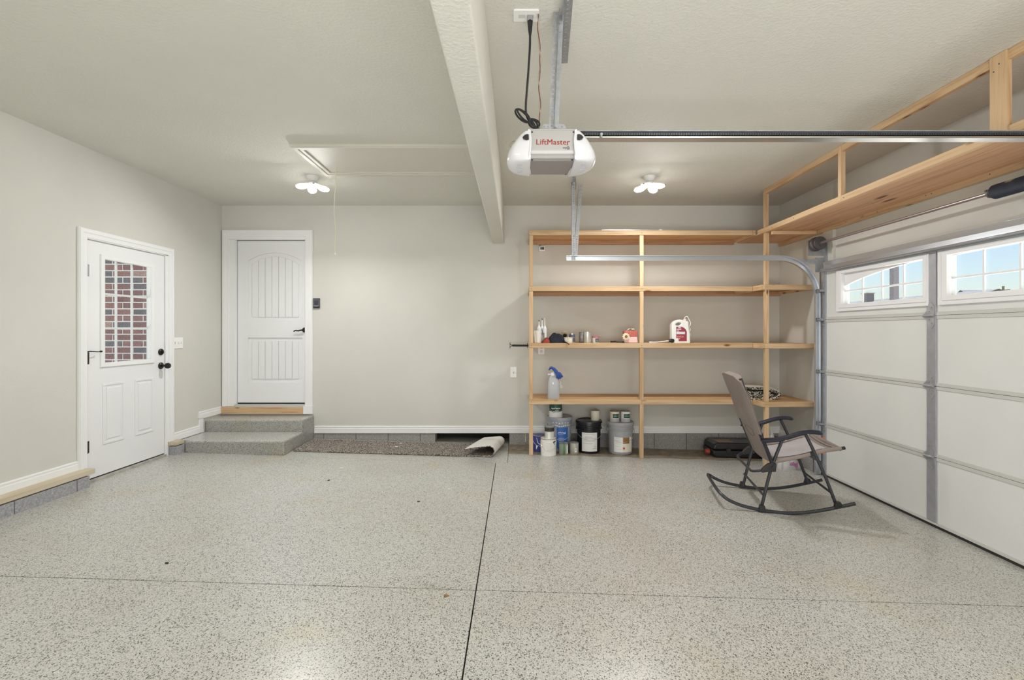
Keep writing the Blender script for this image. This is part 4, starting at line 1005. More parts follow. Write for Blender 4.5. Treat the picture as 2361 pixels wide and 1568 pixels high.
# quilted pad on the seat
A, B = [], []
for i, p in enumerate(sp_[1:15]):
    ra, rb = [], []
    for k in range(13):
        s = (-1 + 2 * k / 12) * .74; sg_ = -.028 * (1 - s * s) * math.sin(PI * (i + 1) / (len(sp_) - 1))
        e = .012 * (1 - abs(s / .74) ** 6) * (1 - abs(2 * i / 13 - 1) ** 6)
        ra.append(Vector((p.x, s * W * .90, p.z + sg_ + .0135 + e))); rb.append(Vector((p.x, s * W * .90, p.z + sg_ + .006)))
    A.append(ra); B.append(rb)
b = MB(); b.shell(A, B); lp('seat_pad', M_fab2, b, se, smooth=60)
sm_ = lambda i, s: Vector((sp_[i].x, s * W * .9, sp_[i].z - .028 * (1 - s * s) * math.sin(PI * i / (len(sp_) - 1)) + .0145))
lp('seam', M_seam, seam([sm_(15, s / 10 * .8) for s in range(-10, 11, 4)], .003), se); lp('seam', M_seam, seam([sm_(i, -.76) for i in range(1, 16, 3)]), se); lp('seam', M_seam, seam([sm_(i, .76) for i in range(1, 16, 3)], .003), se)
b = MB(); b.tube([(.366, -W * .9, .531), (.366, W * .9, .531)], .0145, 9); lp('seat_front_tube', M_fab, b)

# ------------------------------------------------------------------ cans, buckets and bottles
def wrap(c, r, z0, taper=0):
    """flat (x,y) print wound onto a cylinder, x = 0 faces the front"""
    def fn(v):
        rr = r + taper * v.y + v.z; a = v.x / r
        return Vector((c[0] + rr * math.sin(a), c[1] - rr * math.cos(a), z0 + v.y))
    return fn
def patch(c, r, z0, x0, x1, y0, y1, taper=0, t=.0008, n=12):
    fn = wrap(c, r, z0, taper); b = MB()
    g = lambda d: [[fn(Vector((x0 + (x1 - x0) * i / n, y0 + (y1 - y0) * j, d))) for i in range(n + 1)] for j in (0, 1)]
    b.shell(g(t), g(-.0005)); return b
def stroke(fn, pts, w, b, d=.0013):
    P = [Vector((p[0], p[1], 0)) for p in pts]
    for a, c in zip(P, P[1:]):
        t = (c - a); L = t.length
        if L < 1e-6: continue
        t /= L; s = Vector((-t.y, t.x, 0)) * w / 2; k = max(1, int(L / .012))
        for i in range(k):
            p, q = a.lerp(c, i / k) - t * w * .2, a.lerp(c, (i + 1) / k) + t * w * .2
            vs = [fn(Vector((o.x, o.y, d + e))) for e in (0, -.0006) for o in (p - s, q - s, q + s, p + s)]
            b.add(vs, [(0, 1, 2, 3), (7, 6, 5, 4), (0, 4, 5, 1), (1, 5, 6, 2), (2, 6, 7, 3), (3, 7, 4, 0)])
def scribble(x0, x1, y, h, n, rr):
    pts = []
    for i in range(n + 1):
        pts.append((x0 + (x1 - x0) * i / n + rr.uniform(-.002, .002), y + (h if i % 2 else -h) * rr.uniform(.3, 1)))
    return pts
M_tin = mat('tin_steel', (.62, .61, .59), .28, .9, var=.08, vscale=20); M_tin_d = mat('tin_dark', (.16, .155, .15), .4, .6)
M_paper = mat('label_white', (.80, .80, .80), .55, var=.03); M_cream = mat('label_cream', (.74, .70, .60), .5)
M_green = mat('label_green', (.02, .075, .055), .45); M_blue = mat('label_blue', (.025, .13, .46), .4); M_grey_ink = mat('ink_grey', (.36, .36, .38), .6)
M_white_ink = mat('ink_white', (.9, .9, .9), .5); M_navy = mat('label_navy', (.05, .07, .28), .45); M_redp = mat('label_red', (.55, .05, .06), .45); M_brown = mat('label_brown', (.30, .15, .045), .5)
M_wire = mat('bail_wire', (.66, .66, .67), .3, .9)
def can(name, label, x, y, z, r, h, body=None, rim=None, handle=False, group=None, lidm=None):
    t = thing(name, label, 'paint can', (x, y, z), group)
    b = MB(); b.lathe([(r * .97, 0), (r, .003), (r, h * .965), (r * 1.025, h * .97), (r * 1.03, h * .99), (r * .97, h), (r * .80, h)], (x, y, z), 30); b.build('body', body or M_tin, t, smooth=40)
    b = MB(); b.lathe([(r * .80, h * .97), (r * .80, h - .0015), (r * .74, h + .001), (r * .72, h - .003), (0, h - .003)], (x, y, z), 26); b.build('lid', lidm or rim or M_tin, t, smooth=30)
    if rim is not None:
        b = MB(); b.lathe([(r * 1.001, h * .955), (r * 1.032, h * .965), (r * 1.036, h * .992), (r * .97, h * 1.003), (r * .95, h * .98)], (x, y, z), 30); b.build('rim', rim, t, smooth=40)
    if handle:
        for s in (-1, 1):
            b = MB(); b.lathe([(.011, -.002), (.010, .003), (0, .004)], (x + s * (r + .001), y, z + h * .80), 12, 'x'); b.build('handle_ear', M_tin, t)
        b = MB(); P = [(x + (r + .004) * math.cos(a), y - (r + .010) * math.sin(a) * .55 - .02 * math.sin(a), z + h * .80 - r * 1.05 * math.sin(a)) for a in [PI * k / 20 for k in range(21)]]
        P = [(x + (r + .005) * math.cos(a), y - math.sqrt(max(0, (r + .004) ** 2 - ((r + .005) * math.cos(a)) ** 2 * .98)), z + h * .80 - r * .95 * math.sin(a)) for a in [PI * k / 24 for k in range(25)]]
        b.tube(P, .0018, 6); b.build('wire_handle', M_wire, t)
    return t
def bucket(name, label, x, y, z, r, h, m, lidm, rings, ty0, ty1, tx0, tx1, lab, swing, group='five gallon buckets'):
    t = thing(name, label, 'bucket', (x, y, z), group)
    rb = r * .90
    R_ = lambda q: rb + (r - rb) * q / h
    prof = [(rb - .008, 0), (rb, .006)] + [(R_(h * .70), h * .70)]
    for k in range(rings):
        q = h * (.72 + .055 * k); prof += [(R_(q), q), (R_(q) + .007, q + .003), (R_(q) + .007, q + .008), (R_(q) + .001, q + .011)]
    prof += [(r - .002, h * .92), (r - .004, h * .97)]
    b = MB(); b.lathe(prof, (x, y, z), 40); b.build('body', m, t, smooth=35)
    b = MB(); b.lathe([(r + .003, h * .90), (r + .009, h * .905), (r + .010, h * .96), (r + .007, h * .985), (r - .004, h * .99), (r - .014, h * .975), (r - .018, h * .955), (0, h * .955)], (x, y, z), 40); ld = b.build('lid', lidm, t, smooth=35)
    for k in range(16):
        a = 2 * PI * k / 16 + .1; b = MB(); p = Vector((x + (r + .010) * math.cos(a), y + (r + .010) * math.sin(a), z + h * .925))
        b.bar(p - Vector((0, 0, .009)), p + Vector((0, 0, .009)), .010, .004, (math.cos(a), math.sin(a), 0)); b.build('lid_tab', lidm, ld, smooth=0)
    tp = (r - rb) / h; c = (x, y); r0 = R_(0)
    b = patch(c, R_((ty0 + ty1) / 2), z, tx0, tx1, ty0, ty1, 0, .0035 + tp * (ty1 - ty0) * .5); lb = b.build('label', lab, t, smooth=40)
    for s in (-1, 1):
        b = MB(); b.lathe([(.018, -.006), (.016, .008), (0, .010)], (x + s * (R_(h * .74) + .004), y, z + h * .74), 12, 'x'); b.build('handle_ear', m, t)
    rr = r + .016; P = []
    for k in range(25):
        a = PI * k / 24; P.append((x + rr * math.cos(a), y - math.sqrt(max(0, 1 - math.cos(a) ** 2)) * rr * (1.0), z + h * .74 - swing * math.sin(a)))
    b = MB(); b.tube(P, .0022, 6); b.build('wire_handle', M_wire, t)
    return t, lb, wrap(c, R_((ty0 + ty1) / 2), z), .0040 + tp * (ty1 - ty0) * .5
rr = random.Random(3)
M_bgrey = mat('bucket_grey', (.34, .36, .42), .4); M_bgrey2 = mat('bucket_grey_plain', (.36, .37, .39), .4); M_bblack = mat('bucket_black', (.006, .006, .011), .32)
# grey bucket with the blue label
t, lb, fn, d = bucket('bucket', 'grey bucket with a blue label and a green topped can on its lid', .519, 5.655, fz(.519), .142, .402, M_bgrey, M_bgrey, 3, .045, .285, -.045, .085, M_blue, .15)
b = MB(); stroke(fn, scribble(-.030, .055, .225, .012, 9, rr), .004, b, d); stroke(fn, [(-.03, .205), (.06, .215)], .002, b, d)
for k in range(5): stroke(fn, [(-.025, .16 - k * .014), (.06 - rr.uniform(0, .03), .16 - k * .014)], .0025, b, d)
b.build('label_print', M_white_ink, lb, smooth=0)
b = MB()
for zz, n in ((.335, 6), (.305, 9)):
    xq = -.09
    for k in range(n): stroke(fn, scribble(xq, xq + rr.uniform(.008, .02), zz + rr.uniform(-.006, .006), .008, 3, rr), .004, b, d + .008); xq += .20 / n
b.build('paint_drips', M_white_ink, t, smooth=0)
# black bucket with white label
t, lb, fn, d = bucket('bucket', 'black bucket with a large white label', .856, 5.60, fz(.856), .143, .376, M_bblack, M_bblack, 3, .030, .245, -.098, .078, M_paper, .115)
b = MB(); stroke(fn, [(-.088, .232), (.040, .226)], .004, b, d)
for y_, x_ in ((.195, .02), (.18, .06)): stroke(fn, scribble(-.06, x_, y_, .008, 12, rr), .0022, b, d)
for y_ in (.165, .150, .128, .120): stroke(fn, [(-.085, y_), (.06 - rr.uniform(0, .05), y_ - .004)], .0018, b, d)
stroke(fn, [(.025, .062), (.068, .064)], .006, b, d); stroke(fn, [(.052 + .009 * math.cos(q), .085 + .009 * math.sin(q)) for q in [k * .6 for k in range(12)]], .0025, b, d)
b.build('label_print', M_grey_ink, lb, smooth=0)
b = patch((.856, 5.60), .09, fz(.856) + .3600, -.03, .015, 0, .004, 0, .001); b = MB(); b.box(.800, .850, 5.55, 5.562, fz(.85) + .359, fz(.85) + .3635); b.build('lid_mark', M_white_ink, t, smooth=0)
b = MB(); b.lathe([(.028, 0), (.026, .010), (0, .011)], (.87, 5.53, fz(.856) + .3585), 18); b.build('pour_cap', M_bblack, t)
# grey bucket with the brown and white label
t, lb, fn, d = bucket('bucket', 'grey bucket with a brown and white label beside the middle post', 1.226, 5.59, fz(1.226), .147, .376, M_bgrey2, M_bgrey2, 4, .035, .205, -.100, .115, M_paper, .125)
b = patch((1.226, 5.59), .147 * .95, fz(1.226), .0, .115, .036, .140, 0, d + .0006); b.build('label_panel', M_cream, lb)
b = patch((1.226, 5.59), .147 * .95, fz(1.226), .0, .075, .135, .204, 0, d + .0012); b.build('label_panel', M_brown, lb)
b = MB(); stroke(fn, [(.018, .148), (.07, .148)], .012, b, d + .002); stroke(fn, [(.03, .19), (.033, .172), (.042, .172), (.044, .19)], .005, b, d + .002); b.build('label_print', M_white_ink, lb, smooth=0)
b = patch((1.226, 5.59), .147 * .95, fz(1.226), .0, .020, .070, .092, 0, d + .0014); b.build('label_mark', M_redp, lb)
b = MB()
for y_ in (.19, .17, .15, .13, .10, .07): stroke(fn, [(-.085, y_), (-.015 - rr.uniform(0, .02), y_)], .0018, b, d)
b.build('label_print', M_grey_ink, lb, smooth=0)
# cans on the lids
zl = fz(.519) + .402 * .957
can_t = can('paint_can', 'gallon can with a dark green top band on the blue labelled bucket', .468, 5.62, zl, .082, .186, M_paper, None, True)
c, r = (.468, 5.62), .0825; fn = wrap(c, r, zl)
b = patch(c, r, zl, -.10, .085, .085, .170, 0, .001); lb = b.build('label', M_green, can_t)
b = MB(); stroke(fn, scribble(-.06, .05, .118, .010, 11, rr), .005, b, .0016); stroke(fn, [(-.01, .098), (.03, .098)], .003, b, .0016); b.build('label_print', M_white_ink, lb, smooth=0)
b = MB(); stroke(fn, [(-.06, .078), (-.02, .070), (.02, .072), (.06, .082)], .004, b, .0014); b.build('label_print', M_grey_ink, can_t, smooth=0)
zl = fz(.856) + .376 * .957
can('paint_can', 'small cream can with a dark rim on the black bucket', .935, 5.62, zl, .050, .125, M_cream, M_tin_d, lidm=M_tin_d)
zl = fz(1.226) + .376 * .957
for x, lab_ in ((1.160, 'small can with green label, nearer the black bucket, on the brown labelled bucket'), (1.288, 'small can with green label, nearer the middle post, on the brown labelled bucket')):
    q = can('paint_can', lab_, x, 5.59, zl, .053, .130, M_paper if x > 1.2 else M_cream, M_tin_d, group='two small green labelled cans')
    b = patch((x, 5.59), .0535, zl, -.032, .046, .052, .098, 0, .0012); lb = b.build('label', M_green, q)
    b = MB(); fn = wrap((x, 5.59), .0535, zl); stroke(fn, scribble(-.024, .038, .076, .005, 9, rr), .003, b, .0016); b.build('label_print', mat('ink_mint', (.45, .65, .55), .5) if 'ink_mint' not in bpy.data.materials else bpy.data.materials['ink_mint'], lb, smooth=0)
    b = patch((x, 5.59), .0535, zl, -.05, .05, .008, .046, 0, .0010); b.build('label_base', mat('label_lilac', (.48, .50, .56), .5) if 'label_lilac' not in bpy.data.materials else bpy.data.materials['label_lilac'], q)
# cans on the floor in front
q = can('paint_can', 'white gallon can on the floor in front of the blue labelled bucket', .366, 5.385, fz(.366), .088, .193, mat('can_white', (.80, .79, .75), .4), M_tin, True)
fn = wrap((.366, 5.385), .0885, fz(.366)); b = MB()
for k in range(9): stroke(fn, [(-.03, .15 - k * .012), (.03, .15 - k * .012)], .0012, b)
stroke(fn, [(.075, .02), (.082, .04)], .004, b); b.build('label_print', mat('ink_pale', (.62, .62, .62), .6), q, smooth=0)
b = MB(); stroke(fn, [(.055, .155), (.085, .165)], .016, b); stroke(fn, [(.062, .145), (.07, .13)], .008, b); b.build('paint_drips', M_ink, q, smooth=0)
zl = fz(.366) + .193
q = can('paint_can', 'small can with a black upper band on top of the white gallon can', .378, 5.40, zl, .054, .128, mat('can_pale_green', (.60, .63, .57), .4), M_tin_d, lidm=M_tin_d)
b = patch((.378, 5.40), .0545, zl, -.075, .075, .075, .120, 0, .0012); b.build('label', M_ink, q)
b = patch((.378, 5.40), .0545, zl, -.020, .006, .0, .07, 0, .0012); b.build('paint_drips', M_paper, q)
q = can('paint_can', 'blue and white gallon can behind the white gallon can', .278, 5.56, fz(.278), .083, .190, M_navy, M_tin, True)
fn = wrap((.278, 5.56), .0835, fz(.278))
b = MB(); b.mesh(curve_mesh([[(-.05, .03), (.05, .03), (.05, .062), (.01, .066), (-.035, .075), (-.05, .085)]], .0004), lambda v: fn(Vector((v.x, v.y, v.z + .001)))); b.mesh(curve_mesh([[(-.045, .165), (.02, .168), (.02, .10), (-.01, .09), (-.03, .11)]], .0004), lambda v: fn(Vector((v.x, v.y, v.z + .001)))); b.build('label', M_paper, q, smooth=0)
m, nt, bb = nodes('green_streaked'); tc = N(nt, 'TexCoord'); sp = N(nt, 'SeparateXYZ'); nt.links.new(tc.outputs['Object'], sp.inputs['Vector']); rp = ramp(nt, [(.0, (.58, .62, .58)), (.45, (.20, .32, .20)), (.55, (.10, .22, .12)), (.8, (.55, .60, .55))]); mr = N(nt, 'MapRange'); mr.inputs['From Min'].default_value = -.054; mr.inputs['From Max'].default_value = .054; nt.links.new(sp.outputs['X'], mr.inputs['Value']); nt.links.new(mr.outputs['Result'], rp.inputs['Fac']); nt.links.new(rp.outputs['Color'], bb.inputs['Base Color']); bb.inputs['Metallic'].default_value = .3; bb.inputs['Roughness'].default_value = .35
q = can('paint_can', 'small can with green drips on the floor before the blue labelled bucket', .543, 5.455, fz(.543), .054, .126, m, M_tin_d, lidm=mat('lid_blue_grey', (.42, .52, .60), .35))
b = patch((.543, 5.455), .0545, fz(.543), .034, .060, .012, .105, 0, .0012); b.build('label', M_paper, q)
q = can('paint_can', 'small grey steel can on the floor before the black bucket', .668, 5.475, fz(.668), .052, .128, mat('can_grey', (.50, .48, .43), .38, .3), M_tin)
b = patch((.668, 5.475), .0525, fz(.668), .0, .028, .025, .070, 0, .0012); lb = b.build('label', M_paper, q)
b = MB(); fn = wrap((.668, 5.475), .0525, fz(.668)); stroke(fn, [(.010, .050), (.016, .056), (.017, .048)], .006, b, .0016); b.build('label_print', M_ink, lb, smooth=0)
# third shelf
SZ = levels[2]
cup = thing('plastic_cup', 'white tapered cup holding caulk tubes on the third shelf', 'cup', (.247, 5.42, SZ))
b = MB(); b.lathe([(0, .001), (.034, .0), (.046, .142), (.044, .142), (.033, .004), (0, .004)], (.247, 5.42, SZ), 26); b.build('body', mat('cup_cream', (.80, .78, .72), .45), cup, smooth=40)
def caulk(x, y, z, tip, label, cap=None):
    t = thing('caulk_tube', label, 'tube', (x, y, z), 'caulk tubes by the white cup')
    b = MB(); b.lathe([(.021, 0), (.023, .004), (.023, .168), (.020, .172)], (x, y, z), 18); b.build('body', mat('tube_white', (.78, .79, .82), .35) if 'tube_white' not in bpy.data.materials else bpy.data.materials['tube_white'], t)
    b = MB(); b.lathe([(.015, .172), (.013, .185), (.006, .195), (.003, tip), (0, tip)], (x, y, z), 12); b.build('nozzle', M_whitepl, t)
    if cap:
        b = MB(); b.lathe([(.0035, tip - .012), (.005, tip - .004), (.004, tip + .006), (0, tip + .008)], (x, y, z), 8); b.build('tip_cap', M_black, t)
    return t
caulk(.262, 5.435, SZ + .005, .250, 'caulk tube standing in the white cup, dark tipped', True)
q = caulk(.300, 5.478, SZ, .275, 'caulk tube with grey print behind the white cup', True); b = patch((.300, 5.478), .0235, SZ, -.03, .01, .09, .150, 0, .001); b.build('label', M_grey_ink, q)
q = caulk(.328, 5.43, SZ, .285, 'caulk tube with silver and blue print beside the dark rag'); b = patch((.328, 5.43), .0235, SZ, -.028, -.004, .03, .115, 0, .001); b.build('label', mat('label_olive', (.30, .30, .22), .4), q); b = patch((.328, 5.43), .0235, SZ, .0, .022, .03, .06, 0, .001); b.build('label', M_navy, q)
def lump(name, label, cat, c, sx, sy, sz, m, seed, parent=None, fold=5.0, n=(26, 14), bot=0.0):
    b = MB(); r2 = random.Random(seed); ph = [r2.uniform(0, 6) for _ in range(6)]; rows = []
    for i in range(n[1] + 1):
        th = PI / 2 * i / n[1]; row = []
        for j in range(n[0]):
            a = 2 * PI * j / n[0]
            k = 1 + .16 * math.sin(3 * a + ph[0]) + .10 * math.sin(fold * a + ph[1] + 2 * th) + .05 * math.sin(9 * a + ph[2] + 5 * th)
            h = 1 + .14 * math.sin(2.3 * a + ph[3] + 3 * th) + .08 * math.sin(6 * a + ph[4])
            row.append((c[0] + sx * k * math.cos(a) * math.cos(th) ** .8, c[1] + sy * k * math.sin(a) * math.cos(th) ** .8, c[2] + sz * h * math.sin(th) ** .9 if i else c[2]))
        rows.append(row)
    vs = [p for row in rows for p in row]; w = n[0]; fs = []
    for i in range(n[1]):
        for j in range(w): fs.append((i * w + j, i * w + (j + 1) % w, (i + 1) * w + (j + 1) % w, (i + 1) * w + j))
    fs.append(tuple(range(w - 1, -1, -1))); b.add(vs, fs)
    o = b.build(name, m, parent, None if parent else c, smooth=70)
    if label: tag(o, label, cat)
    return o
M_rag = fabric('navy_rag', (.010, .012, .024), .3); M_ragred = fabric('red_rag', (.30, .045, .035), .2)
lump('red_rag', 'dark red crumpled rag under the navy rag', 'rag', (.352, 5.405, SZ), .058, .05, .052, M_ragred, 4)
rg = lump('navy_rag', 'navy blue crumpled rag on the third shelf', 'rag', (.452, 5.41, SZ + .002), .088, .065, .098, M_rag, 9, fold=4)
b = MB(); pth = smooth_path([(.50, 5.39, SZ + .05), (.53, 5.36, SZ + .022), (.56, 5.325, SZ + .006), (.583, 5.318, SZ - .012)], 5)
A = [[p + Vector((0, .045, 0)), p + Vector((.006, .015, .003)), p + Vector((.012, -.012, 0))] for p in pth]; B = [[p - Vector((0, 0, .008)) for p in r_] for r_ in A]; b.shell(A, B); b.build('hanging_fold', M_rag, rg, smooth=60)
tp_ = thing('tape_roll', 'brown tape roll leaning on the cream tub', 'tape', (.555, 5.42, SZ + .062))
b = MB(); Mx = Matrix.Translation((.555, 5.42, SZ + .094)) @ Matrix.Rotation(.5, 4, 'X'); b.lathe([(.022, -.02), (.040, -.02), (.040, .02), (.022, .02), (.022, -.02)], (0, 0, 0), 22, 'y', 0, Mx); b.build('tape', mat('tape_tan', (.33, .27, .21), .35), tp_, smooth=40)
b = MB(); b.lathe([(.019, -.0205), (.0225, -.0205), (.0225, .0205), (.019, .0205), (.019, -.0205)], (0, 0, 0), 20, 'y', 0, Mx); b.build('core', M_bronze, tp_, smooth=40)
q = thing('putty_tub', 'cream putty tub smeared at its rim on the third shelf', 'tub', (.592, 5.405, SZ)); b = MB(); b.lathe([(.046, 0), (.049, .004), (.053, .056), (.057, .058), (.057, .062), (.050, .063), (.047, .052), (0, .052)], (.592, 5.405, SZ), 24); b.build('body', mat('tub_cream', (.82, .79, .68), .5, var=.06, vscale=25), q, smooth=40)
b = MB(); b.lathe([(0, .052), (.047, .0525), (.043, .058), (.02, .061), (0, .060)], (.592, 5.405, SZ), 16); b.build('putty', mat('putty_brown', (.45, .38, .30), .7), q)
q = can('paint_can', 'dark blue labelled small can behind the cream tub', .645, 5.49, SZ, .036, .108, M_tin, M_tin); b = patch((.645, 5.49), .0365, SZ, -.04, .045, .012, .095, 0, .001); lb = b.build('label', mat('label_slate', (.10, .11, .16), .4), q); b = MB(); fn = wrap((.645, 5.49), .0365, SZ); stroke(fn, [(-.01, .06), (.03, .06)], .006, b); b.build('label_print', M_white_ink, lb, smooth=0)
q = can('paint_can', 'dull dark can partly behind the silver can', .768, 5.50, SZ, .040, .122, mat('can_smudged', (.32, .32, .32), .45, .5, var=.35, vscale=30), M_tin_d)
q = can('paint_can', 'silver pint can on the third shelf', .812, 5.415, SZ, .042, .128, mat('can_silver', (.60, .59, .55), .32, .55, var=.1, vscale=20), M_tin)
q = thing('spackle_tub', 'small white tub with a red lid on the third shelf', 'tub', (.905, 5.41, SZ)); b = MB(); b.lathe([(.031, 0), (.033, .003), (.038, .068)], (.905, 5.41, SZ), 22); b.build('body', M_whitepl, q, smooth=40)
b = MB(); b.lathe([(.040, .058), (.042, .060), (.042, .066), (.041, .0665), (.041, .079), (.038, .081), (0, .080)], (.905, 5.41, SZ), 22); b.build('lid', mat('lid_red', (.50, .16, .18), .4), q, smooth=40)
b = patch((.905, 5.41), .0358, SZ, -.008, .036, .010, .050, 0, .003); lb = b.build('label', M_ink, q); b = MB(); fn = wrap((.905, 5.41), .0358, SZ)
for y_ in (.038, .028, .020): stroke(fn, scribble(-.002, .030, y_, .002, 6, rr), .0016, b, .0035)
b.build('label_print', M_white_ink, lb, smooth=0)
q = thing('hand_tool', 'black folding hand tool lying before the pink box', 'tool', (1.14, 5.39, SZ)); b = MB(); b.bar((1.135, 5.40, SZ + .013), (1.225, 5.395, SZ + .014), .022, .022); b.build('grip', M_black, q, smooth=0, bevel=.006)
b = MB(); b.bar((1.072, 5.395, SZ + .013), (1.138, 5.40, SZ + .014), .012, .018); b.tube(smooth_path([(1.085, 5.375, SZ + .02), (1.10, 5.36, SZ + .018), (1.115, 5.375, SZ + .022), (1.14, 5.385, SZ + .018)], 4), .004, 6); b.build('jaw', M_bronze, q, smooth=0)
# chalk box: pink body, red top
q = thing('chalk_box', 'pink and red plastic box with cream reel on the third shelf', 'box', (1.31, 5.45, SZ))
def taper_box(b, x0, x1, y0, y1, z0, z1, k0, k1):
    cx_, cy_ = (x0 + x1) / 2, (y0 + y1) / 2
    vs = [(cx_ + (x - cx_) * k, cy_ + (y - cy_) * k, z) for z, k in ((z0, k0), (z1, k1)) for y in (y0, y1) for x in (x0, x1)]
    b.add(vs, [(0, 2, 3, 1), (4, 5, 7, 6), (0, 1, 5, 4), (2, 6, 7, 3), (0, 4, 6, 2), (1, 3, 7, 5)])
b = MB(); taper_box(b, 1.232, 1.382, 5.40, 5.50, SZ, SZ + .070, 1.06, .94); b.build('lower_body', mat('pale_pink', (.80, .58, .57), .45), q, smooth=0, bevel=.006)
b = MB(); taper_box(b, 1.232, 1.382, 5.40, 5.50, SZ + .071, SZ + .135, .97, 1.03); b.build('upper_body', mat('coral_red', (.56, .13, .10), .4), q, smooth=0, bevel=.006)
b = MB(); b.lathe([(.026, -.014), (.036, -.012), (.038, 0), (.036, .012), (.026, .014)], (1.242, 5.375, SZ + .073), 22, 'y')
for k in range(10): a = 2 * PI * k / 10; b.lathe([(.006, -.012), (.006, .012)], (1.242 + .037 * math.cos(a), 5.375, SZ + .073 + .037 * math.sin(a)), 8, 'y')
b.build('reel', mat('reel_cream', (.78, .66, .46), .45), q); b = MB(); b.lathe([(.016, -.017), (.016, .0)], (1.242, 5.375, SZ + .073), 16, 'y'); b.build('hub', mat('hub_olive', (.20, .14, .05), .4), q)
b = MB(); b.tube(smooth_path([(1.265, 5.43, SZ + .13), (1.28, 5.43, SZ + .152), (1.32, 5.44, SZ + .158), (1.345, 5.45, SZ + .135)], 5), .006, 8); b.lathe([(.014, -.016), (.014, .016)], (1.335, 5.44, SZ + .152), 12, 'x'); b.build('carry_clip', mat('clip_brass', (.55, .47, .33), .35, .5), q)
# sprayer wand and jug
q = thing('sprayer_wand', 'white sprayer wand with black grip lying against the jug', 'wand', (1.64, 5.38, SZ)); b = MB(); b.tube([(1.505, 5.335, SZ + .006), (1.60, 5.352, SZ + .012), (1.735, 5.378, SZ + .024)], [.006, .0055, .006], 8); b.lathe([(.0085, -.02), (.0085, .02)], (1.515, 5.337, SZ + .0085), 10, 'x'); b.build('tube', M_whitepl, q)
b = MB(); b.tube([(1.725, 5.376, SZ + .023), (1.742, 5.38, SZ + .027), (1.772, 5.386, SZ + .026), (1.785, 5.39, SZ + .026)], [.010, .018, .023, .020], 10); b.build('grip', M_black, q)
q = thing('jug', 'white handled jug with a red label and coiled hose', 'jug', (1.89, 5.43, SZ))
out = smooth_path([(1.778, SZ + .006, 0), (1.777, SZ + .16, 0), (1.782, SZ + .21, 0), (1.815, SZ + .243, 0), (1.862, SZ + .256, 0), (1.893, SZ + .246, 0), (1.908, SZ + .236, 0)], 4); out = [(p.x, p.y) for p in out] + [(1.945, SZ + .236), (1.949, SZ + .234), (1.949, SZ + .19), (1.962, SZ + .10), (1.968, SZ + .008), (1.960, SZ + .0005), (1.786, SZ + .0005)]
hole = [(1.842 + .040 * math.cos(t) - .010 * math.sin(t), SZ + .213 + .026 * math.sin(t) + .012 * math.cos(t)) for t in [2 * PI * k / 16 for k in range(16)]]
b = MB(); b.mesh(curve_mesh([out, hole], .034, .010), lambda v: Vector((v.x, 5.43 - v.z, v.y))); b.build('body', mat('jug_white', (.83, .83, .80), .4), q, smooth=40)
lab_pts = [(1.815, SZ + .055), (1.843, SZ + .055), (1.843, SZ + .020), (1.935, SZ + .020), (1.935, SZ + .125), (1.925, SZ + .150), (1.905, SZ + .172), (1.88, SZ + .183), (1.815, SZ + .185)]
b = MB(); b.mesh(curve_mesh([lab_pts], .0005), lambda v: Vector((v.x, 5.3855 - v.z, v.y))); lb = b.build('label', mat('label_maroon', (.30, .04, .065), .45), q, smooth=0)
b = MB()
for x0, x1, z0, z1 in ((1.838, 1.868, .168, .178), (1.822, 1.872, .150, .160), (1.822, 1.848, .132, .140), (1.818, 1.915, .100, .128)): b.box(x0, x1, 5.3838, 5.3845, SZ + z0, SZ + z1)
b.prism([(1.85, SZ + .042), (1.862, SZ + .048), (1.85, SZ + .054)], 'y', 5.3838, 5.3845); b.build('label_panel', mat('label_pale', (.72, .70, .74), .5), lb, smooth=0)
b = MB()
for x0, x1 in ((1.82, 1.842), (1.846, 1.872), (1.876, 1.90)): b.box(x0, x1, 5.3838, 5.3845, SZ + .062, SZ + .082)
b.build('label_photo', mat('label_salmon', (.60, .17, .16), .5), lb, smooth=0)
b = MB(); b.lathe([(.019, .236), (.019, .246), (.021, .247), (.021, .268), (.017, .270), (.010, .272), (.007, .282), (0, .283)], (1.928, 5.43, SZ), 18); b.build('cap', mat('cap_pinkish', (.80, .60, .60), .4), q)
b = MB(); b.tube(smooth_path([(1.925, 5.43, SZ + .283), (1.937, 5.425, SZ + .300), (1.958, 5.42, SZ + .296), (1.973, 5.415, SZ + .262), (1.986, 5.41, SZ + .23), (1.982, 5.41, SZ + .20), (1.968, 5.41, SZ + .178), (1.985, 5.41, SZ + .155), (1.972, 5.41, SZ + .118), (1.984, 5.41, SZ + .095), (1.970, 5.41, SZ + .068)], 6), .0045, 7); b.build('hose', M_whitepl, q)
# clear bottle with blue glove on the lowest shelf
BZ = levels[3]
q = thing('spray_bottle', 'frosted grey spray bottle on the lowest shelf under a blue glove', 'bottle', (.425, 5.40, BZ))
b = MB(); prof = [(.066, .0), (.068, .005), (.068, .185), (.058, .225), (.040, .262), (.030, .270)]
def sq(p, h, k): return [(h * (abs(math.cos(t)) ** .45) * (1 if math.cos(t) > 0 else -1) * k, h * .62 * (abs(math.sin(t)) ** .45) * (1 if math.sin(t) > 0 else -1) * k) for t in [2 * PI * i / 24 for i in range(24)]]
rows = [[(.425 + u_, 5.40 + v_, BZ + h) for u_, v_ in sq(0, r_, 1)] for r_, h in prof]; w = 24; vs = [p for r_ in rows for p in r_]; fs = [(i * w + j, i * w + (j + 1) % w, (i + 1) * w + (j + 1) % w, (i + 1) * w + j) for i in range(len(rows) - 1) for j in range(w)] + [tuple(range(w - 1, -1, -1)), tuple((len(rows) - 1) * w + j for j in range(w))]
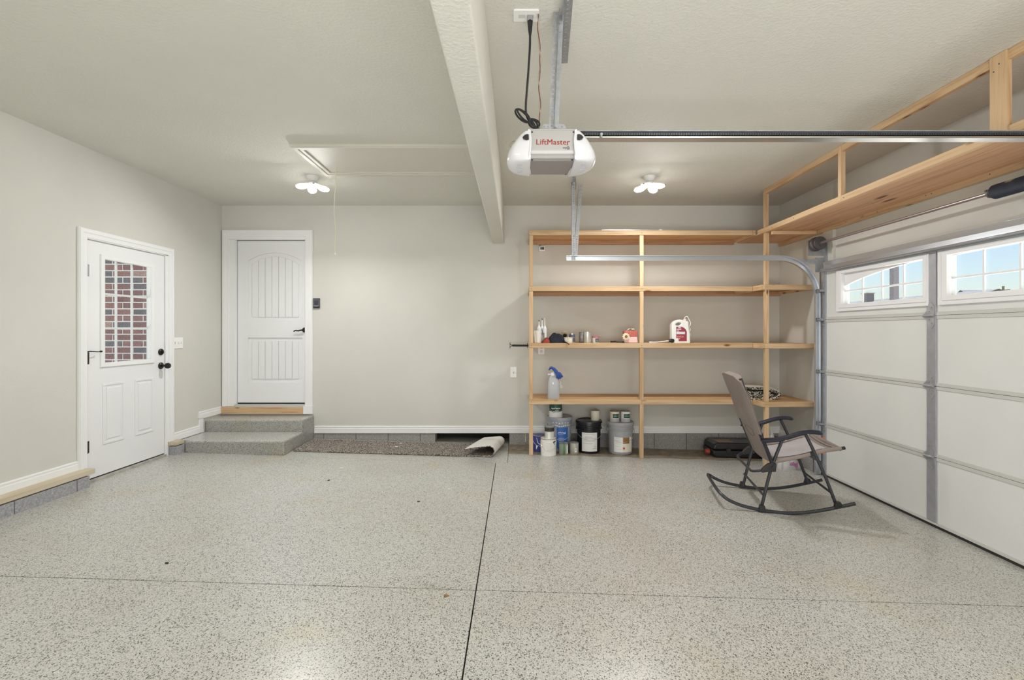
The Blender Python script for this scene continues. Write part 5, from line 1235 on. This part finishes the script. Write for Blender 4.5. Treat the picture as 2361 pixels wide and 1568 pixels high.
b.add(vs, fs); mm = mat('frosted_plastic', (.56, .57, .60), .35); mm.node_tree.nodes['Principled BSDF'].inputs['Transmission Weight'].default_value = .25; b.build('body', mm, q, smooth=50)
b = MB(); b.box(.408, .426, 5.352, 5.357, BZ + .165, BZ + .19); b.build('label', M_whitepl, q, smooth=0, bevel=.003)
b = MB(); b.tube([(.420, 5.40, BZ + .262), (.415, 5.40, BZ + .30)], [.030, .024], 14); b.box(.362, .392, 5.39, 5.41, BZ + .272, BZ + .284); b.build('spray_head', M_whitepl, q)
b = MB(); b.tube(smooth_path([(.485, 5.39, BZ + .205), (.505, 5.385, BZ + .19), (.498, 5.38, BZ + .165), (.515, 5.38, BZ + .15), (.522, 5.38, BZ + .135), (.508, 5.38, BZ + .125), (.500, 5.38, BZ + .14), (.512, 5.38, BZ + .15)], 5), .003, 6); b.build('zip_tie', M_whitepl, q)
M_glove = fabric('glove_blue', (.035, .085, .32), .2)
gl = thing('rubber_glove', 'blue work glove draped over the spray bottle top', 'glove', (.45, 5.39, BZ + .30))
b = MB(); b.tube(smooth_path([(.372, 5.395, BZ + .325), (.398, 5.39, BZ + .352), (.43, 5.385, BZ + .335), (.46, 5.375, BZ + .30)], 5), [.010] * 3 + [.020] * 6 + [.027] * 4 + [.030] * 3, 10, sy=.7); b.build('palm', M_glove, gl, smooth=60)
for k, (dx, dz) in enumerate(((-.018, -.075), (.006, -.085), (.028, -.080), (.046, -.062))):
    x0 = .440 + k * .015; b = MB(); b.tube(smooth_path([(x0, 5.372, BZ + .308 - k * .003), (x0 + .022, 5.366, BZ + .275), (x0 + .026 + dx * .3, 5.366, BZ + .308 + dz)], 4), [.011] * 8 + [.006], 8); b.build('finger', M_glove, gl, smooth=60)
# folded black and white rug in the corner of the lowest shelf
m, nt, bb = nodes('woven_black_white'); tc = N(nt, 'TexCoord'); mp = N(nt, 'Mapping'); mp.inputs['Scale'].default_value = (46, 46, 75); nt.links.new(tc.outputs['Object'], mp.inputs['Vector']); vo = N(nt, 'TexNoise'); vo.inputs['Scale'].default_value = 1.4; vo.inputs['Detail'].default_value = 2; nt.links.new(mp.outputs['Vector'], vo.inputs['Vector']); rp = ramp(nt, [(.50, (.014, .013, .012)), (.55, (.70, .66, .57))]); nt.links.new(vo.outputs['Fac'], rp.inputs['Fac']); nt.links.new(rp.outputs['Color'], bb.inputs['Base Color']); bb.inputs['Roughness'].default_value = .9
wr = thing('folded_rug', 'folded black and white woven rug behind the rocking chair back', 'rug', (2.78, 5.45, BZ))
def fold(z0, th, x0, x1, y0, y1): return smooth_path([(x0, 0, z0), (x0 + .05, 0, z0), ((x0 + x1) / 2, 0, z0), (x1 - .07, 0, z0), (x1 - .018, 0, z0 + .018), (x1, 0, z0 + .045), (x1 - .03, 0, z0 + .072), (x1 - .09, 0, z0 + .094), ((x0 + x1) / 2, 0, z0 + .108), (x0 + .03, 0, z0 + .112)], 4)
def sheet(path, y0, y1, th):
    A, B = [], []
    for i, p in enumerate(path):
        t = (path[min(i + 1, len(path) - 1)] - path[max(i - 1, 0)]).normalized(); n_ = Vector((-t.z, 0, t.x))
        A.append([Vector((p.x, y, p.z)) + n_ * th / 2 for y in (y0, (y0 + y1) / 2, y1)]); B.append([Vector((p.x, y, p.z)) - n_ * th / 2 for y in (y0, (y0 + y1) / 2, y1)])
    b = MB(); b.shell(A, B); return b
b = sheet(fold(BZ + .013, .024, 2.60, 2.955, 5.32, 5.58), 5.32, 5.58, .026); b.build('outer_fold', m, wr, smooth=60)
b = MB(); b.box(2.59, 2.89, 5.325, 5.575, BZ + .028, BZ + .058); b.build('inner_fold', m, wr, smooth=0, bevel=.010)
b = MB(); b.box(2.585, 2.88, 5.33, 5.57, BZ + .060, BZ + .092); b.build('inner_fold', m, wr, smooth=0, bevel=.010)
pt = [(2.60, 0, BZ + .142), (2.72, 0, BZ + .140), (2.83, 0, BZ + .134), (2.90, 0, BZ + .112), (2.945, 0, BZ + .082)]
b = sheet(smooth_path(pt, 4), 5.315, 5.585, .008); b.build('backing', mat('rug_backing', (.66, .62, .55), .85), wr, smooth=60)

# ------------------------------------------------------------------ on the floor under the shelves and in the corner
tc_ = thing('tool_case', 'flat black plastic case with red end cap under the corner shelf', 'case', (2.56, 5.62, fz(2.56)))
z0 = fz(2.56) + .006
b = MB(); b.prism([(2.30, z0 + .0), (2.86, z0 - .012), (2.87, z0 + .075), (2.27, z0 + .085), (2.27, z0 + .04)], 'y', 5.47, 5.78); b.build('lower_shell', M_black, tc_, smooth=0, bevel=.02, seg=3)
b = MB(); b.prism([(2.27, z0 + .090), (2.87, z0 + .080), (2.86, z0 + .150), (2.84, z0 + .165), (2.33, z0 + .172), (2.29, z0 + .150)], 'y', 5.475, 5.775); b.build('upper_shell', M_black, tc_, smooth=0, bevel=.02, seg=3)
b = MB(); b.prism([(2.34, z0 + .1715), (2.52, z0 + .1695), (2.52, z0 + .1745), (2.34, z0 + .1765)], 'y', 5.51, 5.64); b.build('top_panel', mat('case_tan', (.28, .19, .12), .55), tc_, smooth=0)
for x in (2.42, 2.70):
    b = MB(); b.box(x, x + .05, 5.458, 5.474, z0 + .06, z0 + .11); b.build('latch', M_rubber, tc_, smooth=0, bevel=.004)
b = MB(); b.tube(round_path([(2.50, 5.468, z0 + .05), (2.50, 5.44, z0 + .05), (2.66, 5.44, z0 + .048), (2.66, 5.468, z0 + .048)], .02, 4), .008, 8); b.build('carry_handle', M_rubber, tc_)
b = MB(); b.lathe([(0, -.05), (.022, -.048), (.028, -.035), (.030, -.005), (.026, 0), (.012, .002), (.012, .03)], (2.262, 5.56, z0 + .055), 16, 'x'); b.build('red_cap', mat('cap_red', (.42, .05, .04), .45), tc_)
M_film = mat('plastic_film', (.72, .72, .72), .3); M_film.node_tree.nodes['Principled BSDF'].inputs['Transmission Weight'].default_value = .35
def crumple(name, label, cat, c, sx, sy, sz, m, seed): return lump(name, label, cat, c, sx, sy, sz, m, seed, None, 7.0, (30, 16))
zc = lambda x: fz(x)
pb = crumple('plastic_bag', 'crumpled white plastic bag with magenta print on the floor beyond the rocking chair', 'bag', (2.93, 5.11, zc(2.93)), .12, .08, .11, M_film, 21)
b = MB()
for k in range(5): b.box(2.90 + k * .018, 2.911 + k * .018, 5.030, 5.034, zc(2.93) + .03 + .006 * (k % 2), zc(2.93) + .075 + .008 * (k % 3))
b.build('bag_print', mat('print_magenta', (.45, .12, .32), .5), pb, smooth=0)
crumple('plastic_film', 'clear crumpled plastic film heaped against the corner post', 'plastic', (2.845, 5.335, zc(2.845)), .07, .07, .34, M_film, 33)
q = thing('cardboard_carton', 'small orange and brown carton end by the plastic bag', 'carton', (3.09, 5.25, zc(3.09))); b = MB(); b.box(3.05, 3.115, 5.21, 5.30, zc(3.06) + .004, zc(3.06) + .055); b.build('body', mat('carton_brown', (.38, .19, .10), .7), q, smooth=0, bevel=.003)
b = MB(); b.box(3.057, 3.108, 5.2085, 5.2098, zc(3.06) + .012, zc(3.06) + .045); b.build('label', mat('carton_orange', (.55, .22, .10), .6), q, smooth=0)
q = thing('black_tub', 'black plastic tub in the corner behind the rocking chair seat', 'tub', (3.00, 5.62, zc(3.0))); b = MB(); z0 = zc(3.0); taper_box(b, 2.88, 3.10, 5.52, 5.74, z0 + .001, z0 + .20, .88, 1.0); b.build('body', M_black, q, smooth=0, bevel=.012); b = MB(); b.box(2.868, 3.112, 5.508, 5.752, z0 + .201, z0 + .222); b.build('lid', M_rubber, q, smooth=0, bevel=.006)
# mat along the back wall with its end rolled over
m, nt, bb = nodes('loop_pile'); L = nt.links.new
tc = N(nt, 'TexCoord'); n = N(nt, 'TexNoise'); n.inputs['Scale'].default_value = 105; n.inputs['Detail'].default_value = 2.5; L(tc.outputs['Object'], n.inputs['Vector']); rp = ramp(nt, [(.36, (.02, .017, .014)), (.48, (.17, .145, .125)), (.62, (.50, .45, .40))]); L(n.outputs['Fac'], rp.inputs['Fac']); L(rp.outputs['Color'], bb.inputs['Base Color']); bb.inputs['Roughness'].default_value = .95
bp = N(nt, 'Bump'); bp.inputs['Strength'].default_value = 1; bp.inputs['Distance'].default_value = .012; L(n.outputs['Fac'], bp.inputs['Height']); L(bp.outputs['Normal'], bb.inputs['Normal'])
fm = thing('floor_mat', 'brown shag runner with its end rolled over beside the steps', 'rug', (-1.3, 5.48, fz(-1.3)))
r3 = random.Random(5)
A, B = [], []
nx, ny = 110, 22
def matpt(i, j, lift):
    t, s = i / nx, j / ny                     # along the mat, across it (0 = front edge)
    Lm = 2.615; d = t * Lm
    x0 = -2.435; y = 5.195 + s * .545 - .006 * t
    xr = 2.14 + .10 * s; rad = .064 - .006 * s    # where the roll starts
    if d <= xr: x = x0 + d; z = 0.0; nx_, nz_ = 0, 1
    else:
        a = min((d - xr) / rad, PI)
        x = x0 + xr + rad * math.sin(a); z = rad * (1 - math.cos(a)); nx_, nz_ = -math.sin(a), math.cos(a)
        rest = (d - xr) - rad * PI
        if rest > 0: x += -rest; z += -.10 * rest - .25 * rest * rest * (1 - s)
    return Vector((x + nx_ * lift, y, z + fz(x) + nz_ * lift + .002))
for i in range(nx + 1):
    ra, rb = [], []
    for j in range(ny + 1):
        ra.append(matpt(i, j, .017 + r3.uniform(-.003, .005)) + Vector((r3.uniform(-.004, .004), r3.uniform(-.004, .004), 0)) if 0 < j < ny else matpt(i, j, .012 + r3.uniform(-.004, .003)) + Vector((0, r3.uniform(-.008, .006), 0))); rb.append(matpt(i, j, .002))
    A.append(ra); B.append(rb)
b = MB(); b.shell(A, B, 0, 1); b.build('pile', [m, mat('mat_backing', (.70, .69, .66), .8)], fm, smooth=75)
# scraps on the floor
M_scrap = mat('scrap_white', (.75, .74, .70), .8); M_bark = mat('scrap_dark', (.03, .025, .02), .8); M_leaf = mat('scrap_leaf', (.30, .15, .05), .8)
def scrap(x, y, w, h, rot, m, label, dz=0.0):
    b = MB(); r4 = random.Random(int(x * 1000)); pts = [(x + w * math.cos(a + rot) * r4.uniform(.6, 1) * math.cos(rot) - h * math.sin(a) * math.sin(rot), y + w * math.cos(a) * r4.uniform(.6, 1) * math.sin(rot) + h * math.sin(a) * math.cos(rot)) for a in [2 * PI * k / 8 for k in range(8)]]
    z = fz(x) + .0005 + dz; b.prism(pts, 'z', z, z + .004); o = b.build('paper_scrap' if m is M_scrap else 'leaf_scrap', m, None, (x, y, z), smooth=0); tag(o, label, 'scrap')
scrap(-1.705, 4.632, .022, .010, .1, M_scrap, 'white scrap on the floor in front of the brown runner')
scrap(-.583, 4.12, .015, .008, .4, M_scrap, 'tiny white scrap near the middle of the open floor')
scrap(-.781, 3.80, .016, .006, 0, M_bark, 'thin dark fleck of bark on the open floor')
scrap(-1.996, 2.714, .012, .007, .6, M_bark, 'black crumb on the floor before the crossing saw cut')
scrap(-1.68, 4.256, .016, .004, .9, M_bark, 'dark splinter on the floor before the steps')
scrap(-.365, 2.467, .018, .006, -.4, M_leaf, 'brown curled leaf bit beside the saw cut crossing')
scrap(-1.36, 5.60, .020, .010, .2, M_scrap, 'white scrap lying on the brown runner near its far edge', .024)
scrap(-1.37, 5.44, .022, .010, -.3, M_scrap, 'white scrap lying in the middle of the brown runner', .024)

# ------------------------------------------------------------------ outside
M_drive = mat('driveway_concrete', (.55, .54, .51), .9, var=.06, vscale=1); M_lawn = mat('lawn', (.14, .17, .06), .95, var=.3, vscale=4)
b = MB(); b.box(3.30, 24.0, -12, 18, -.42, -.22); o = b.build('driveway', M_drive, smooth=0); tag(o, 'pale concrete driveway outside the overhead door', None, None, 'structure')
b = MB(); b.box(-60, 120, -60, 140, -.62, -.45); o = b.build('ground', M_lawn, smooth=0); tag(o, 'lawn around the house', None, None, 'structure')
b = MB(); b.box(-9, XL - .13, -6, 8, -.42, -.02); o = b.build('path', M_drive, smooth=0); tag(o, 'pale side path outside the exterior door', None, None, 'structure')
# brick return wall seen through the exterior door
M_mortar = mat('mortar', (.78, .77, .78), .9, var=.05, vscale=10)
b = MB(); b.box(-6.6, XL - .121, 5.052, 5.25, -.02, 4.6); bw2 = b.build('wall_exterior', M_mortar, smooth=0); tag(bw2, 'red brick outer wall seen through the exterior door window', None, None, 'structure')
bm_ = [block_mat('brick_%d' % k, a, c) for k, (a, c) in enumerate((((.13, .062, .062), (.23, .115, .115)), ((.16, .075, .07), (.29, .145, .14)), ((.075, .07, .085), (.15, .135, .155)), ((.22, .12, .11), (.40, .27, .245))))]
ch_, bl, bh = .0677, .218, .0545
meshes = []
for m in bm_:
    b = MB(); b.box(0, bl - .013, -.004, .05, 0, bh); o = b.build('brick', m, bw2, (0, 0, 0), smooth=0, bevel=.003, seg=1); meshes.append(o)
r5 = random.Random(11); first = [True] * 4; cnt = 0
for row in range(30):
    z = .55 + row * ch_
    for k in range(7):
        x = -5.05 + k * bl + (bl / 2 if row % 2 else 0)
        if x + bl > XL - .125: continue
        q = r5.choices((0, 1, 2, 3), (4, 4, 4, 1))[0]
        if first[q]: o = meshes[q]; first[q] = False
        else: o = meshes[q].copy(); COL.objects.link(o)
        o.location = (x, 5.05 + r5.uniform(-.004, .002), z)
b = MB(); b.box(XR_ + .12, 4.05, -2.2, 6.4, 3.0, 3.16); o = b.build('sun_block_eave', M_trim, smooth=0); tag(o, 'added unseen eave keeping sun out of the overhead door windows', None, None, 'structure')  # added out of view to stop direct sun at the door windows
# white garage pier and dark stone pillar across the drive
q = thing('garage_pier', 'white painted pier outside, seen through the first window', 'pier', (8.08, 11.9, -.45)); b = MB(); b.box(8.0, 8.15, 11.605, 12.5, -.45, 3.6); b.build('shaft', mat('pier_white', (.86, .86, .86), .6), q, smooth=0); b = MB(); b.box(7.97, 8.18, 11.58, 12.53, 3.6, 3.7); b.build('cap', M_trim, q, smooth=0)
q = thing('stone_pillar', 'dark textured pillar outside, seen through the first window', 'pillar', (8.05, 10.1, -.45)); m = block_mat('pillar_stone', (.10, .095, .11), (.20, .19, .22))
b = MB(); b.box(8.0, 8.11, 10.06, 10.174, -.45, 3.9); b.build('shaft', m, q, smooth=0); b = MB(); b.box(7.96, 8.15, 10.02, 10.21, 3.9, 4.0); b.build('cap', M_trim, q, smooth=0)
M_roof = mat('roof_shingle', (.075, .085, .105), .9, var=.25, vscale=3); M_hw = mat('house_wall', (.58, .52, .46), .8); M_chb = block_mat('chimney_brick', (.20, .16, .17), (.36, .30, .30))
def house(x0, x1, y0, y1, zw, zr, along, label, e=.5):
    t = thing('neighbor_house', label, 'house', ((x0 + x1) / 2, (y0 + y1) / 2, -.45))
    b = MB(); b.box(x0, x1, y0, y1, -.45, zw); b.build('wall', M_hw, t, smooth=0)
    b = MB()
    if along == 'y': b.prism([(x0 - e, zw - .1), (x1 + e, zw - .1), (x1 + e, zw + .05), ((x0 + x1) / 2, zr), (x0 - e, zw + .05)], 'y', y0 - e, y1 + e)
    else: b.prism([(y0 - e, zw - .1), (y1 + e, zw - .1), (y1 + e, zw + .05), ((y0 + y1) / 2, zr), (y0 - e, zw + .05)], 'x', x0 - e, x1 + e)
    b.build('roof', M_roof, t, smooth=0)
    return t
t = house(27, 35, 31, 44, 2.6, 4.15, 'y', 'low neighbour house with a brick chimney, seen through the first window')
b = MB(); b.box(30.0, 30.6, 40.6, 41.2, 2.6, 4.66); b.build('chimney', M_chb, t, smooth=0); b = MB(); b.box(29.95, 30.65, 40.55, 41.25, 4.66, 4.72); b.box(30.2, 30.4, 40.8, 41.0, 4.72, 4.84); b.build('chimney_cap', mat('cap_stone', (.55, .53, .50), .8), t, smooth=0)
house(40, 43, 42.2, 43.2, 4.70, 5.14, 'x', 'distant gabled house, seen through the second window', .06)
q = thing('utility_pole', 'tiny distant utility pole, seen through the second window', 'pole', (60, 58.5, -.45)); b = MB(); b.tube([(60, 58.5, -.45), (60, 58.5, 7.0)], .12, 8); b.build('pole', mat('pole_wood', (.25, .20, .17), .9), q); b = MB(); b.box(59.95, 60.05, 57.7, 59.3, 6.4, 6.55); b.build('crossarm', bpy.data.materials['pole_wood'], q, smooth=0)
